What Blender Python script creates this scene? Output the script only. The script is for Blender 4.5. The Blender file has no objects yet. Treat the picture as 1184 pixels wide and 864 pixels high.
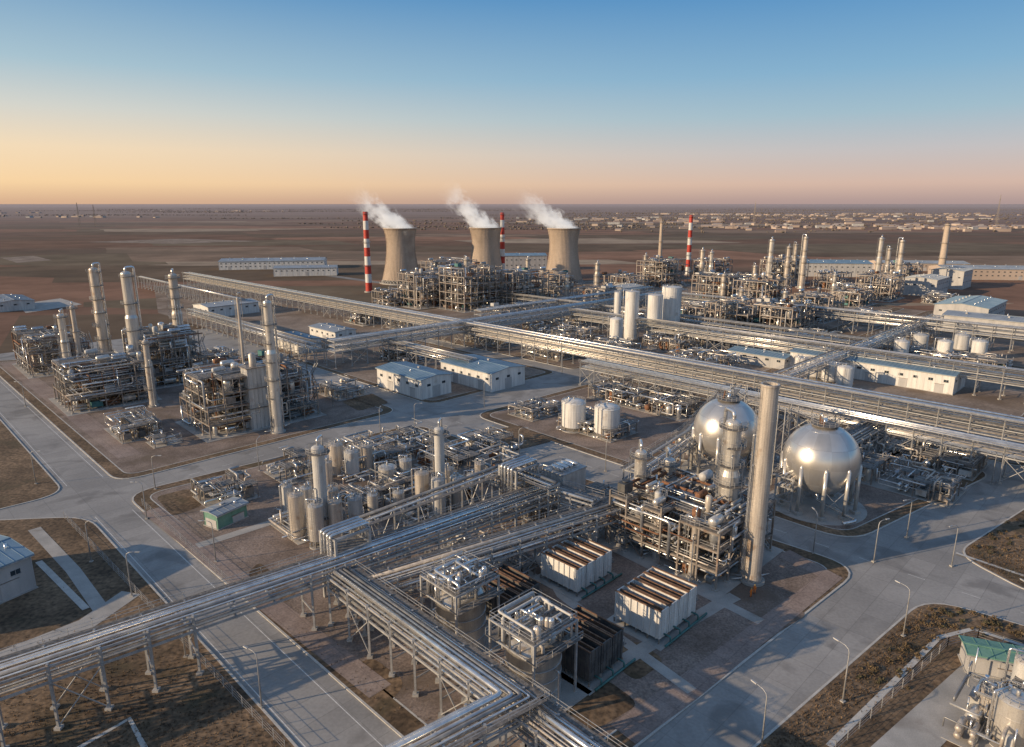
import bpy, math, random
from mathutils import Vector
rnd=random.Random(11)
scene=bpy.context.scene
scene.view_settings.view_transform='Standard'
scene.view_settings.look='None'
scene.view_settings.exposure=0
# ---------------------------------------------------------------- survey
# plan positions were measured off the oblique air photo and projected on the
# ground plane: G(col,row,z) -> metres.  W(s,t) -> the plant's own 45 deg grid.
TH=math.radians(14.0); CS=math.cos(TH); SN=math.sin(TH); CAMH=70.0; FP=789.0; R2=math.sqrt(.5)
def G(u,v,z=0.0):
    dx=(u-592)/FP; dy=(v-432)/FP
    k=(CAMH-z)/(SN+dy*CS)
    return (dx*k,(CS-dy*SN)*k)
def HT(v,y):
    dy=(v-432)/FP
    return CAMH-y*(SN+dy*CS)/(CS-dy*SN)
def W(s,t): return ((s-t)*R2,(s+t)*R2)
YA=math.radians(44)

# ---------------------------------------------------------------- materials
MATS={}
def mat(name,c1,c2,rough=.7,metal=0.0,scale=.3,stretch=(1,1,1),bump=0.0,fine=0.0,fscale=6.0,joint=None,spots=None,lo=.35,hi=.65,det=3):
    m=bpy.data.materials.new(name); m.use_nodes=True
    nt=m.node_tree; N=nt.nodes; L=nt.links
    b=N['Principled BSDF']; b.inputs['Roughness'].default_value=rough; b.inputs['Metallic'].default_value=metal
    g=N.new('ShaderNodeNewGeometry'); mp=N.new('ShaderNodeMapping'); mp.inputs['Scale'].default_value=stretch
    L.new(g.outputs['Position'],mp.inputs['Vector'])
    n=N.new('ShaderNodeTexNoise'); n.inputs['Scale'].default_value=scale; n.inputs['Detail'].default_value=det; n.inputs['Roughness'].default_value=.62
    L.new(mp.outputs[0],n.inputs['Vector'])
    r=N.new('ShaderNodeMapRange'); r.inputs[1].default_value=lo; r.inputs[2].default_value=hi
    L.new(n.outputs['Fac'],r.inputs[0])
    mx=N.new('ShaderNodeMix'); mx.data_type='RGBA'
    mx.inputs[6].default_value=(*c1,1); mx.inputs[7].default_value=(*c2,1)
    L.new(r.outputs[0],mx.inputs[0]); out=mx.outputs[2]
    if fine>0:
        n2=N.new('ShaderNodeTexNoise'); n2.inputs['Scale'].default_value=fscale; n2.inputs['Detail'].default_value=2
        L.new(g.outputs['Position'],n2.inputs['Vector'])
        r2=N.new('ShaderNodeMapRange'); r2.inputs[1].default_value=.3; r2.inputs[2].default_value=.7
        r2.inputs[3].default_value=1-fine; r2.inputs[4].default_value=1+fine
        L.new(n2.outputs['Fac'],r2.inputs[0])
        mm=N.new('ShaderNodeMix'); mm.data_type='RGBA'; mm.blend_type='MULTIPLY'; mm.inputs[0].default_value=1
        L.new(out,mm.inputs[6]); L.new(r2.outputs[0],mm.inputs[7]); out=mm.outputs[2]
    if spots:
        sc,c,th=spots
        n3=N.new('ShaderNodeTexNoise'); n3.inputs['Scale'].default_value=sc; n3.inputs['Detail'].default_value=det+1; n3.inputs['Distortion'].default_value=.8 if det>3 else 0
        L.new(g.outputs['Position'],n3.inputs['Vector'])
        r3=N.new('ShaderNodeMapRange'); r3.inputs[1].default_value=th; r3.inputs[2].default_value=th+.12; r3.inputs[4].default_value=.75
        L.new(n3.outputs['Fac'],r3.inputs[0])
        m3=N.new('ShaderNodeMix'); m3.data_type='RGBA'; m3.inputs[7].default_value=(*c,1)
        L.new(r3.outputs[0],m3.inputs[0]); L.new(out,m3.inputs[6]); out=m3.outputs[2]
    if joint:
        bw,bh,ms,dark=joint
        mp2=N.new('ShaderNodeMapping'); mp2.inputs['Rotation'].default_value=(0,0,-math.radians(45))
        L.new(g.outputs['Position'],mp2.inputs['Vector'])
        br=N.new('ShaderNodeTexBrick'); br.inputs['Scale'].default_value=1; br.inputs['Brick Width'].default_value=bw; br.inputs['Row Height'].default_value=bh
        br.inputs['Mortar Size'].default_value=ms; br.offset=0
        br.inputs['Color1'].default_value=(1,1,1,1); br.inputs['Color2'].default_value=(.86,.86,.86,1); br.inputs['Mortar'].default_value=(dark,dark,dark,1)
        L.new(mp2.outputs[0],br.inputs['Vector'])
        m4=N.new('ShaderNodeMix'); m4.data_type='RGBA'; m4.blend_type='MULTIPLY'; m4.inputs[0].default_value=1
        L.new(out,m4.inputs[6]); L.new(br.outputs['Color'],m4.inputs[7]); out=m4.outputs[2]
    L.new(out,b.inputs['Base Color'])
    if bump>0:
        bp=N.new('ShaderNodeBump'); bp.inputs['Strength'].default_value=bump; bp.inputs['Distance'].default_value=.15
        n4=N.new('ShaderNodeTexNoise'); n4.inputs['Scale'].default_value=fscale; n4.inputs['Detail'].default_value=3
        L.new(g.outputs['Position'],n4.inputs['Vector'])
        L.new(n4.outputs['Fac'],bp.inputs['Height']); L.new(bp.outputs[0],b.inputs['Normal'])
    MATS[name]=m; return m
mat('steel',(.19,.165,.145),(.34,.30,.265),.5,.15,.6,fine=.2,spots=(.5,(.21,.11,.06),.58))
mat('steel_haze',(.26,.225,.20),(.42,.37,.33),.55,.1,.6,fine=.2,spots=(.5,(.25,.14,.085),.58))  # paler copy of steel: aerial haze put into the colour of distant frames
mat('steel_light',(.32,.325,.33),(.48,.475,.465),.45,.25,.6,fine=.15,spots=(.4,(.24,.17,.12),.64))
mat('steel_dark',(.06,.065,.07),(.14,.135,.13),.6,.2,.6)
mat('grating',(.13,.125,.12),(.24,.22,.20),.8,.2,1.2,fine=.35,fscale=3)
mat('silver',(.62,.615,.62),(.84,.83,.80),.24,.78,.4,fine=.12,fscale=1.5)
mat('silver_b',(.42,.43,.45),(.64,.645,.64),.28,.7,.4,fine=.12,fscale=1.5)
mat('pipe_dark',(.19,.195,.21),(.33,.33,.32),.35,.35,.4,fine=.12,fscale=1.5)
mat('sphere_a',(.66,.63,.59),(.76,.73,.68),.31,.78,.25,stretch=(1,1,.4))
mat('sphere_b',(.56,.535,.50),(.67,.64,.60),.35,.78,.25,stretch=(1,1,.4))
mat('clad',(.42,.375,.33),(.62,.56,.49),.42,.3,.5,stretch=(2,2,.25),fine=.14,spots=(.35,(.30,.20,.13),.61))
mat('vessel',(.54,.515,.48),(.72,.69,.64),.30,.5,.5,stretch=(2,2,.25),fine=.1,spots=(.35,(.38,.29,.21),.62))
mat('white',(.56,.55,.53),(.76,.75,.72),.5,0,.5,stretch=(2,2,.2),fine=.07,spots=(.3,(.42,.36,.30),.64))
mat('offwhite',(.42,.42,.41),(.58,.57,.55),.5,0,.5,stretch=(2,2,.2),fine=.1,spots=(.3,(.32,.27,.23),.60))
mat('rust',(.15,.07,.04),(.28,.14,.075),.85,0,1.0,fine=.25)
mat('brownfin',(.14,.075,.045),(.26,.15,.09),.85,0,1.0,fine=.2)
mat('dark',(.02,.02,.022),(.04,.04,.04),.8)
mat('concrete',(.32,.31,.29),(.45,.43,.40),.85,0,.2,fine=.12,spots=(.12,(.235,.21,.185),.58),det=4)
mat('kerb',(.44,.42,.385),(.56,.54,.50),.85,0,.5,fine=.15)
mat('road',(.285,.275,.262),(.385,.37,.35),.75,0,.05,fine=.08,fscale=2,joint=(7,4.5,.07,.76),spots=(.10,(.20,.19,.18),.53),det=6)
mat('asphalt',(.17,.165,.16),(.25,.24,.225),.85,0,.08,fine=.1)
mat('gravel',(.16,.122,.10),(.295,.232,.195),.95,0,.10,fine=.32,fscale=3.0,bump=.3,spots=(.07,(.135,.10,.072),.53),det=5)
mat('pavers',(.25,.19,.165),(.35,.28,.245),.9,0,.10,fine=.2,fscale=3,joint=(3,3,.06,.75),det=4)
mat('yard',(.175,.130,.10),(.31,.245,.195),.95,0,.05,fine=.25,fscale=1.0,spots=(.035,(.145,.10,.065),.49),det=5)
mat('grass',(.088,.058,.034),(.225,.152,.092),.95,0,.09,fine=.5,fscale=1.3,bump=.5,spots=(.10,(.085,.066,.036),.55),det=5)
mat('leaf',(.085,.062,.032),(.18,.125,.065),.9,0,1.5,fine=.3)
mat('leaf_green',(.062,.058,.032),(.115,.098,.05),.9,0,1.5,fine=.3)
mat('tower_conc',(.40,.32,.25),(.51,.42,.335),.9,0,.12,stretch=(1,1,.15),fine=.08,fscale=.8,spots=(.05,(.32,.255,.20),.6))
mat('roof_blue',(.15,.25,.34),(.22,.32,.41),.55,.05,.15,fine=.1)
mat('roof_grey',(.27,.31,.35),(.38,.41,.44),.55,.05,.15,fine=.1,spots=(.1,(.25,.25,.25),.6))
mat('wall_grey',(.38,.38,.38),(.49,.48,.47),.7,0,.4,stretch=(1,1,.3),fine=.06)
mat('green',(.12,.26,.20),(.17,.33,.26),.55,0,.8)
mat('teal',(.04,.14,.14),(.07,.2,.2),.6,0,.8)
mat('red',(.42,.035,.02),(.55,.06,.04),.6,0,.8,fine=.15)
mat('yellow',(.5,.33,.05),(.6,.4,.07),.6,0,.8)
mat('orange',(.75,.18,.02),(.8,.22,.03),.7)
mat('skin',(.45,.28,.2),(.5,.3,.22),.6)
mat('glass',(.03,.045,.06),(.05,.07,.09),.12,.3)
mat('line',(.55,.55,.53),(.75,.74,.71),.8,0,1.5)
mat('town_wall',(.44,.355,.295),(.58,.48,.40),.9,0,.01)
mat('town_roof',(.34,.27,.235),(.46,.38,.33),.9,0,.01)
mat('far_tree',(.16,.13,.105),(.23,.19,.155),.95,0,.01)

# ---------------------------------------------------------------- mesh builder
def V(p): return Vector(p)
class MB:
    def __init__(s): s.v=[];s.f=[];s.m=[];s.sm=[];s.mi={}
    def mid(s,m):
        if m not in s.mi: s.mi[m]=len(s.mi)
        return s.mi[m]
    def face(s,idx,m,smooth=False):
        s.f.append(idx); s.m.append(s.mid(m)); s.sm.append(smooth)
    def poly(s,pts,m):
        o=len(s.v); s.v.extend(tuple(p) for p in pts); s.face(tuple(range(o,o+len(pts))),m)
    def hexa(s,p,m):
        o=len(s.v); s.v.extend(p)
        for q in ((0,3,2,1),(4,5,6,7),(0,1,5,4),(1,2,6,5),(2,3,7,6),(3,0,4,7)):
            s.face(tuple(o+i for i in q),m)
    def box(s,x0,y0,z0,x1,y1,z1,m):
        s.hexa([(x0,y0,z0),(x1,y0,z0),(x1,y1,z0),(x0,y1,z0),(x0,y0,z1),(x1,y0,z1),(x1,y1,z1),(x0,y1,z1)],m)
    def beam(s,p,q,w,h,m):
        p=V(p);q=V(q);d=q-p
        if d.length<1e-4:return
        d.normalize()
        a=d.cross(V((0,0,1)))
        if a.length<1e-3:a=V((1,0,0))
        a.normalize(); b=a.cross(d)
        a=a*w*.5;b=b*h*.5
        s.hexa([tuple(x) for x in (p-a-b,p+a-b,q+a-b,q-a-b,p-a+b,p+a+b,q+a+b,q-a+b)],m)
    def tube(s,pts,rad,m,n=8,cap=True,smooth=True):
        pts=[V(p) for p in pts]; k=len(pts)
        if not isinstance(rad,(list,tuple)): rad=[rad]*k
        tg=[]
        for i in range(k):
            d=V((0,0,0))
            if i>0: d+= (pts[i]-pts[i-1]).normalized()
            if i<k-1: d+=(pts[i+1]-pts[i]).normalized()
            if d.length<1e-6:d=V((0,0,1))
            tg.append(d.normalized())
        t=tg[0]; nn=t.cross(V((0,0,1)))
        if nn.length<1e-3: nn=V((1,0,0))
        nn.normalize()
        o=len(s.v)
        for i in range(k):
            t=tg[i]; nn=(nn-t*nn.dot(t)); nn.normalize(); b=t.cross(nn)
            r=rad[i]; p=pts[i]
            for j in range(n):
                a=2*math.pi*j/n; c=math.cos(a)*r; d=math.sin(a)*r
                s.v.append((p.x+nn.x*c+b.x*d,p.y+nn.y*c+b.y*d,p.z+nn.z*c+b.z*d))
        for i in range(k-1):
            for j in range(n):
                j2=(j+1)%n
                s.face((o+i*n+j,o+i*n+j2,o+(i+1)*n+j2,o+(i+1)*n+j),m,smooth)
        if cap:
            s.face(tuple(o+j for j in range(n-1,-1,-1)),m)
            s.face(tuple(o+(k-1)*n+j for j in range(n)),m)
    def cyl(s,p,q,r,m,n=10,r1=None):
        s.tube([p,q],[r,r if r1 is None else r1],m,n)
    def pipe(s,pts,r,m,n=8):
        pts=[V(p) for p in pts]; out=[pts[0]]
        for i in range(1,len(pts)-1):
            a=pts[i-1];b=pts[i];c=pts[i+1]
            la=(a-b).length; lc=(c-b).length
            if la<1e-3 or lc<1e-3: continue
            d=min(1.8*r,la*.4,lc*.4)
            p1=b+(a-b).normalized()*d; p2=b+(c-b).normalized()*d
            out+= [p1,(p1+p2)*.25+b*.5,p2]
        out.append(pts[-1]); s.tube(out,r,m,n)
    def lathe(s,cx,cy,prof,m,n=24,ms=None,smooth=True,wrapmat=None):
        o=len(s.v)
        for r,z in prof:
            for j in range(n):
                a=2*math.pi*j/n; s.v.append((cx+math.cos(a)*r,cy+math.sin(a)*r,z))
        for i in range(len(prof)-1):
            mm=ms[i] if ms else m
            for j in range(n):
                j2=(j+1)%n
                m2=wrapmat(i,j) if wrapmat else mm
                s.face((o+i*n+j,o+i*n+j2,o+(i+1)*n+j2,o+(i+1)*n+j),m2,smooth)
    def hves(s,p,q,r,m,n=14):
        p=V(p);q=V(q);d=(q-p).normalized()
        s.tube([p-d*r*.5,p-d*r*.42,p-d*r*.22,p,q,q+d*r*.22,q+d*r*.42,q+d*r*.5],[r*.05,r*.5,r*.85,r,r,r*.85,r*.5,r*.05],m,n)
    def rail(s,p,q,m='steel_light',h=1.1,step=2.5):
        p=V(p);q=V(q);L=(q-p).length
        if L<.3:return
        for z in (h,h*.5): s.beam(p+V((0,0,z)),q+V((0,0,z)),.06,.06,m)
        k=max(1,int(L/step))
        for i in range(k+1):
            a=p.lerp(q,i/k); s.beam(a,a+V((0,0,h)),.06,.06,m)
    def ringrail(s,cx,cy,r,z,m='steel_light',n=16,h=1.1,a0=0,a1=2*math.pi):
        P=[(cx+r*math.cos(a0+(a1-a0)*i/n),cy+r*math.sin(a0+(a1-a0)*i/n)) for i in range(n+1)]
        for i in range(n):
            for hh in (h,h*.55): s.beam((*P[i],z+hh),(*P[i+1],z+hh),.06,.06,m)
            s.beam((*P[i],z),(*P[i],z+h),.06,.06,m)
    def obj(s,name,loc=(0,0,0),rot=0.0,parent=None):
        me=bpy.data.meshes.new(name); me.from_pydata(s.v,[],s.f)
        for k in s.mi: me.materials.append(MATS[k])
        me.polygons.foreach_set('material_index',s.m); me.polygons.foreach_set('use_smooth',s.sm)
        me.update()
        o=bpy.data.objects.new(name,me); scene.collection.objects.link(o)
        o.location=loc if len(loc)==3 else (loc[0],loc[1],0); o.rotation_euler=(0,0,rot)
        if parent: o.parent=parent
        return o
def inst(o,loc,rot=0.0,sc=1.0):
    k=bpy.data.objects.new(o.name.split('.')[0],o.data); scene.collection.objects.link(k)
    k.location=(loc[0],loc[1],0); k.rotation_euler=(0,0,rot); k.scale=(sc,sc,sc); return k

# ---------------------------------------------------------------- ground
def rounded(poly,r,k=6):
    out=[];n=len(poly)
    for i in range(n):
        a=V((*poly[i-1],0));b=V((*poly[i],0));c=V((*poly[(i+1)%n],0))
        d=min(r,(a-b).length*.45,(c-b).length*.45)
        p1=b+(a-b).normalized()*d;p2=b+(c-b).normalized()*d
        for j in range(k+1):
            t=j/k; q=p1*(1-t)**2+b*2*t*(1-t)+p2*t*t; out.append((q.x,q.y))
    return out
def area(p): return sum(p[i-1][0]*p[i][1]-p[i][0]*p[i-1][1] for i in range(len(p)))*.5
def inset(p,d):
    n=len(p);out=[]
    for i in range(n):
        a=V((*p[i-1],0));b=V((*p[i],0));c=V((*p[(i+1)%n],0))
        e1=(b-a).normalized();e2=(c-b).normalized()
        n1=V((-e1.y,e1.x,0));n2=V((-e2.y,e2.x,0));m=(n1+n2)
        if m.length<1e-5:m=n1.copy()
        m.normalize(); q=b+m*(d/max(.4,m.dot(n1))); out.append((q.x,q.y))
    return out
def ring(mb,p,q,z,m):
    for i in range(len(p)):
        mb.poly([(*p[i-1],z),(*p[i],z),(*q[i],z),(*q[i-1],z)],m)
ISL=[]
def inside(x,y,P):
    c=False;n=len(P)
    for i in range(n):
        x1,y1=P[i-1];x2,y2=P[i]
        if (y1>y)!=(y2>y) and x<(x2-x1)*(y-y1)/(y2-y1)+x1: c=not c
    return c
def island(poly,r=7,verge=3.0,inner='gravel',base='grass',name='paved_block'):
    if area(poly)<0: poly=poly[::-1]
    P=rounded(poly,r)
    mb=MB(); Q=inset(P,.35); ISL.append(inset(P,.8))
    for i in range(len(P)): mb.poly([(*P[i-1],0.0),(*P[i],0.0),(*P[i],.14),(*P[i-1],.14)],'kerb')
    ring(mb,P,Q,.14,'kerb')
    mb.poly([(x,y,.12) for x,y in Q],base)
    for i in range(len(Q)): mb.poly([(*Q[i],.12),(*Q[i-1],.12),(*Q[i-1],.14),(*Q[i],.14)],'kerb')
    if inner:
        P2=rounded(inset(poly,verge),r*.6)
        Q2=inset(P2,.3)
        ring(mb,P2,Q2,.15,'kerb')
        mb.poly([(x,y,.135) for x,y in Q2],inner)
    return mb.obj(name)
# terrain to the horizon
def terrain_mat():
    m=bpy.data.materials.new('terrain'); m.use_nodes=True; nt=m.node_tree;N=nt.nodes;L=nt.links
    b=N['Principled BSDF']; b.inputs['Roughness'].default_value=.95; b.inputs['Specular IOR Level'].default_value=.1
    g=N.new('ShaderNodeNewGeometry')
    mp=N.new('ShaderNodeMapping'); mp.inputs['Rotation'].default_value=(0,0,math.radians(-12)); mp.inputs['Scale'].default_value=(1/480,1/170,1)
    L.new(g.outputs['Position'],mp.inputs['Vector'])
    vo=N.new('ShaderNodeTexVoronoi'); vo.distance='CHEBYCHEV'; vo.inputs['Scale'].default_value=1; vo.inputs['Randomness'].default_value=.8
    L.new(mp.outputs[0],vo.inputs['Vector'])
    sp=N.new('ShaderNodeSeparateColor'); L.new(vo.outputs['Color'],sp.inputs[0])
    cr=N.new('ShaderNodeValToRGB'); cr.color_ramp.interpolation='CONSTANT'
    cols=[(0,(.185,.112,.076)),(.14,(.25,.145,.098)),(.28,(.15,.108,.074)),(.42,(.285,.165,.11)),(.54,(.165,.108,.078)),(.64,(.175,.135,.092)),(.74,(.255,.18,.128)),(.86,(.21,.125,.087)),(.95,(.36,.28,.205))]
    el=cr.color_ramp.elements
    el[0].position=0; el[0].color=(*cols[0][1],1); el[1].position=cols[1][0]; el[1].color=(*cols[1][1],1)
    for p,c in cols[2:]:
        e=el.new(p); e.color=(*c,1)
    L.new(sp.outputs[0],cr.inputs[0])
    n=N.new('ShaderNodeTexNoise'); n.inputs['Scale'].default_value=.012; n.inputs['Detail'].default_value=9; n.inputs['Roughness'].default_value=.7
    L.new(g.outputs['Position'],n.inputs['Vector'])
    r=N.new('ShaderNodeMapRange'); r.inputs[1].default_value=.3;r.inputs[2].default_value=.7;r.inputs[3].default_value=.6;r.inputs[4].default_value=1.35
    L.new(n.outputs['Fac'],r.inputs[0])
    mu=N.new('ShaderNodeMix'); mu.data_type='RGBA'; mu.blend_type='MULTIPLY'; mu.inputs[0].default_value=1
    L.new(cr.outputs[0],mu.inputs[6]); L.new(r.outputs[0],mu.inputs[7])
    mp2=N.new('ShaderNodeMapping'); mp2.inputs['Scale'].default_value=(1/900,1/260,1); L.new(g.outputs['Position'],mp2.inputs['Vector'])
    n5=N.new('ShaderNodeTexNoise'); n5.inputs['Scale'].default_value=1; n5.inputs['Detail'].default_value=7; L.new(mp2.outputs[0],n5.inputs['Vector'])
    r5=N.new('ShaderNodeMapRange'); r5.inputs[1].default_value=.53; r5.inputs[2].default_value=.6; r5.inputs[4].default_value=.6; L.new(n5.outputs['Fac'],r5.inputs[0])
    m5=N.new('ShaderNodeMix'); m5.data_type='RGBA'; m5.inputs[7].default_value=(.125,.098,.072,1); L.new(r5.outputs[0],m5.inputs[0]); L.new(mu.outputs[2],m5.inputs[6])
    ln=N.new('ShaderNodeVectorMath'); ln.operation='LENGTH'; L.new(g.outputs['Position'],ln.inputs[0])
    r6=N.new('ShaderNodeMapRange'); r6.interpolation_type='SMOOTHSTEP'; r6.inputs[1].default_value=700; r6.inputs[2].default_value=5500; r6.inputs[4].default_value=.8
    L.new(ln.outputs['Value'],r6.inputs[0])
    m6=N.new('ShaderNodeMix'); m6.data_type='RGBA'; m6.inputs[7].default_value=(.31,.25,.23,1)  # distance haze painted into the ground colour
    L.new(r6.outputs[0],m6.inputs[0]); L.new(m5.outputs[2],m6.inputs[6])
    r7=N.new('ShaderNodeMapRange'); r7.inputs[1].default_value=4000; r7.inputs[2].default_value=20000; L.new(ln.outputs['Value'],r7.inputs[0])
    m7=N.new('ShaderNodeMix'); m7.data_type='RGBA'; m7.inputs[7].default_value=(.46,.375,.35,1)  # paler haze tone painted in towards the horizon
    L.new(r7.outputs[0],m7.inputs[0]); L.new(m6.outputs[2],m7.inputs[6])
    L.new(m7.outputs[2],b.inputs['Base Color']); MATS['terrain']=m
terrain_mat()
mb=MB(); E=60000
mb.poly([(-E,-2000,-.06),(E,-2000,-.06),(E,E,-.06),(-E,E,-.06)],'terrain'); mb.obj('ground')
mb=MB(); mb.poly([(*W(-160,-150),-.02),(*W(262,-150),-.02),(*W(262,300),-.02),(*W(150,300),-.02),(*W(150,400),-.02),(*W(-60,400),-.02),(*W(-160,200),-.02)],'road'); mb.obj('road')
mb=MB(); mb.poly([(*W(262.5,-90),-.03),(*W(500,-90),-.03),(*W(520,150),-.03),(*W(560,380),-.03),(*W(420,430),-.03),(*W(262.5,400),-.03)],'yard'); mb.obj('plant_yard_pavement')
mb=MB(); mb.poly([(*W(150.5,301),-.035),(*W(262,301),-.035),(*W(262,640),-.035),(*W(200,640),-.035),(*W(150.5,480),-.035)],'yard'); mb.obj('plant_yard_pavement')
def gp(l): return [G(*p) for p in l]
island(gp([(143,572),(480,490),(998,658),(600,972)]),8,3.6,'gravel')
island([G(103,597),G(345,864),W(33,-60),W(-150,-60),W(-150,186),G(-60,604)],7,3,None)
island([W(33,190),W(33,398),W(-58,398),W(-155,192)],7,3,None)
island([W(44,188),W(133,188),W(133,330),W(44,385)],7,3.2,'gravel')
island(gp([(545,480),(985,628),(1152,547),(712,436)]),8,3.2,'gravel')
island(gp([(1103,640),(1240,552),(1500,690),(1205,694)]),6,3,None)
island(gp([(1070,690),(1350,772),(1500,1250),(690,1020)]),7,3,None)
island([W(145,186),W(214,186),W(214,296),W(145,296)],6,3,'yard')
island([W(222,24),W(258,24),W(258,172),W(222,172)],4,2,'yard')
island([W(222,184),W(258,184),W(258,296),W(222,296)],4,2,'yard')
for s0,s1 in ((270,350),(360,440),(450,520)):
    for t0,t1 in ((-80,15),(28,125),(138,240),(252,370)):
        island([W(s0,t0),W(s1,t0),W(s1,t1),W(s0,t1)],5,6,'yard',base='grass')
def ribbon(name,pts,w,z,m):
    mb=MB(); n=len(pts); Lf=[];Rt=[]
    for i in range(n):
        d=V((0,0,0))
        if i>0:d+=(V((*pts[i],0))-V((*pts[i-1],0))).normalized()
        if i<n-1:d+=(V((*pts[i+1],0))-V((*pts[i],0))).normalized()
        d.normalize(); nx,ny=-d.y,d.x
        Lf.append((pts[i][0]+nx*w/2,pts[i][1]+ny*w/2,z));Rt.append((pts[i][0]-nx*w/2,pts[i][1]-ny*w/2,z))
    for i in range(n-1): mb.poly([Rt[i],Rt[i+1],Lf[i+1],Lf[i]],m)
    return mb.obj(name)
ribbon('concrete_path',gp([(40,612),(85,660),(122,712)]),2.4,.16,'concrete')
ribbon('concrete_path',gp([(-120,800),(0,762),(100,722),(152,686)]),4.2,.15,'concrete')
ribbon('concrete_path',gp([(45,650),(100,705)]),1.2,.18,'kerb')
ribbon('concrete_path',gp([(70,878),(150,832),(175,880)]),.8,.17,'kerb')
ribbon('paved_walk',gp([(10,420),(150,528)]),6,.16,'pavers')
ribbon('concrete_path',gp([(228,632),(335,598)]),2.5,.17,'concrete')
ribbon('concrete_path',gp([(620,640),(650,690),(800,800)]),2.0,.17,'concrete')
ribbon('concrete_path',gp([(560,860),(830,700),(850,690)]),2.6,.175,'concrete')
ribbon('concrete_path',gp([(690,625),(880,720)]),2.2,.18,'concrete')
ribbon('paved_walk',gp([(905,640),(960,668),(790,800),(720,850)]),4.5,.165,'pavers')
ribbon('gravel_path',gp([(175,590),(300,690),(440,800)]),4.0,.16,'pavers')
ribbon('concrete_path',gp([(958,864),(1085,738),(1125,728),(1250,770)]),.9,.17,'kerb')
ribbon('concrete_road',gp([(1010,900),(1140,775),(1200,762),(1300,790)]),5.5,.16,'concrete')
ribbon('concrete_path',gp([(1105,640),(1200,672),(1300,705)]),.8,.17,'kerb')
# unpaved dry-grass plots between units
def plot(l,m,z=.15,name='dry_lawn'):
    p=gp(l)
    if area(p)<0:p=p[::-1]
    mb=MB(); mb.poly([(x,y,z) for x,y in rounded(p,2,4)],m); mb.obj(name)
plot([(700,760),(735,740),(770,765),(735,790)],'grass'); plot([(640,820),(700,785),(740,815),(680,850)],'grass')
plot([(180,575),(220,565),(235,585),(200,598)],'grass'); plot([(840,735),(900,695),(935,710),(870,752)],'gravel',.155,'gravel_plot')
plot([(430,760),(470,790),(450,815),(400,775)],'grass'); plot([(300,650),(345,690),(325,700),(285,665)],'grass')
plot([(560,500),(600,492),(640,510),(600,520)],'grass'); plot([(740,520),(790,530),(770,545),(725,530)],'grass')
plot([(395,465),(430,455),(450,466),(415,476)],'grass')
ribbon('access_road',[W(255,178),W(700,178)],9,.0,'asphalt')
ribbon('access_road',[W(355,-200),W(355,700)],9,.004,'asphalt')
ribbon('access_road',[W(445,-250),W(445,420)],8,.008,'asphalt')
ribbon('access_road',[W(262,20),W(800,15)],8,.012,'asphalt')
ribbon('access_road',[W(40,395),W(38,900)],8,-.01,'asphalt')
ribbon('access_road',[W(-500,300),W(-60,330)],6,-.012,'asphalt')
def dashes(name,a,b,off,dash=3,gap=5,w=.15,z=-.012):
    mb=MB(); a=V((*a,0));b=V((*b,0));d=(b-a).normalized();n=V((-d.y,d.x,0));L=(b-a).length;x=0
    while x<L:
        e=min(L,x+dash); p=a+d*x+n*off;q=a+d*e+n*off;ww=n*w/2
        mb.poly([(*(p-ww).xy,z),(*(q-ww).xy,z),(*(q+ww).xy,z),(*(p+ww).xy,z)],'line'); x+=dash+gap
    mb.obj(name)
dashes('road_marking',W(34.3,-20),W(34.3,170),0,190,0,.14)
dashes('road_marking',W(41.6,60),W(41.6,168),0,190,0,.14)
dashes('road_marking',W(34.3,195),W(34.3,390),0,190,0,.14)
dashes('road_marking',W(42.6,195),W(42.6,390),0,190,0,.14)
dashes('road_marking',W(139,0),W(139,172),0,3,6,.14)
dashes('road_marking',W(50,180.5),W(130,180.5),0,3,6,.14)

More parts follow.
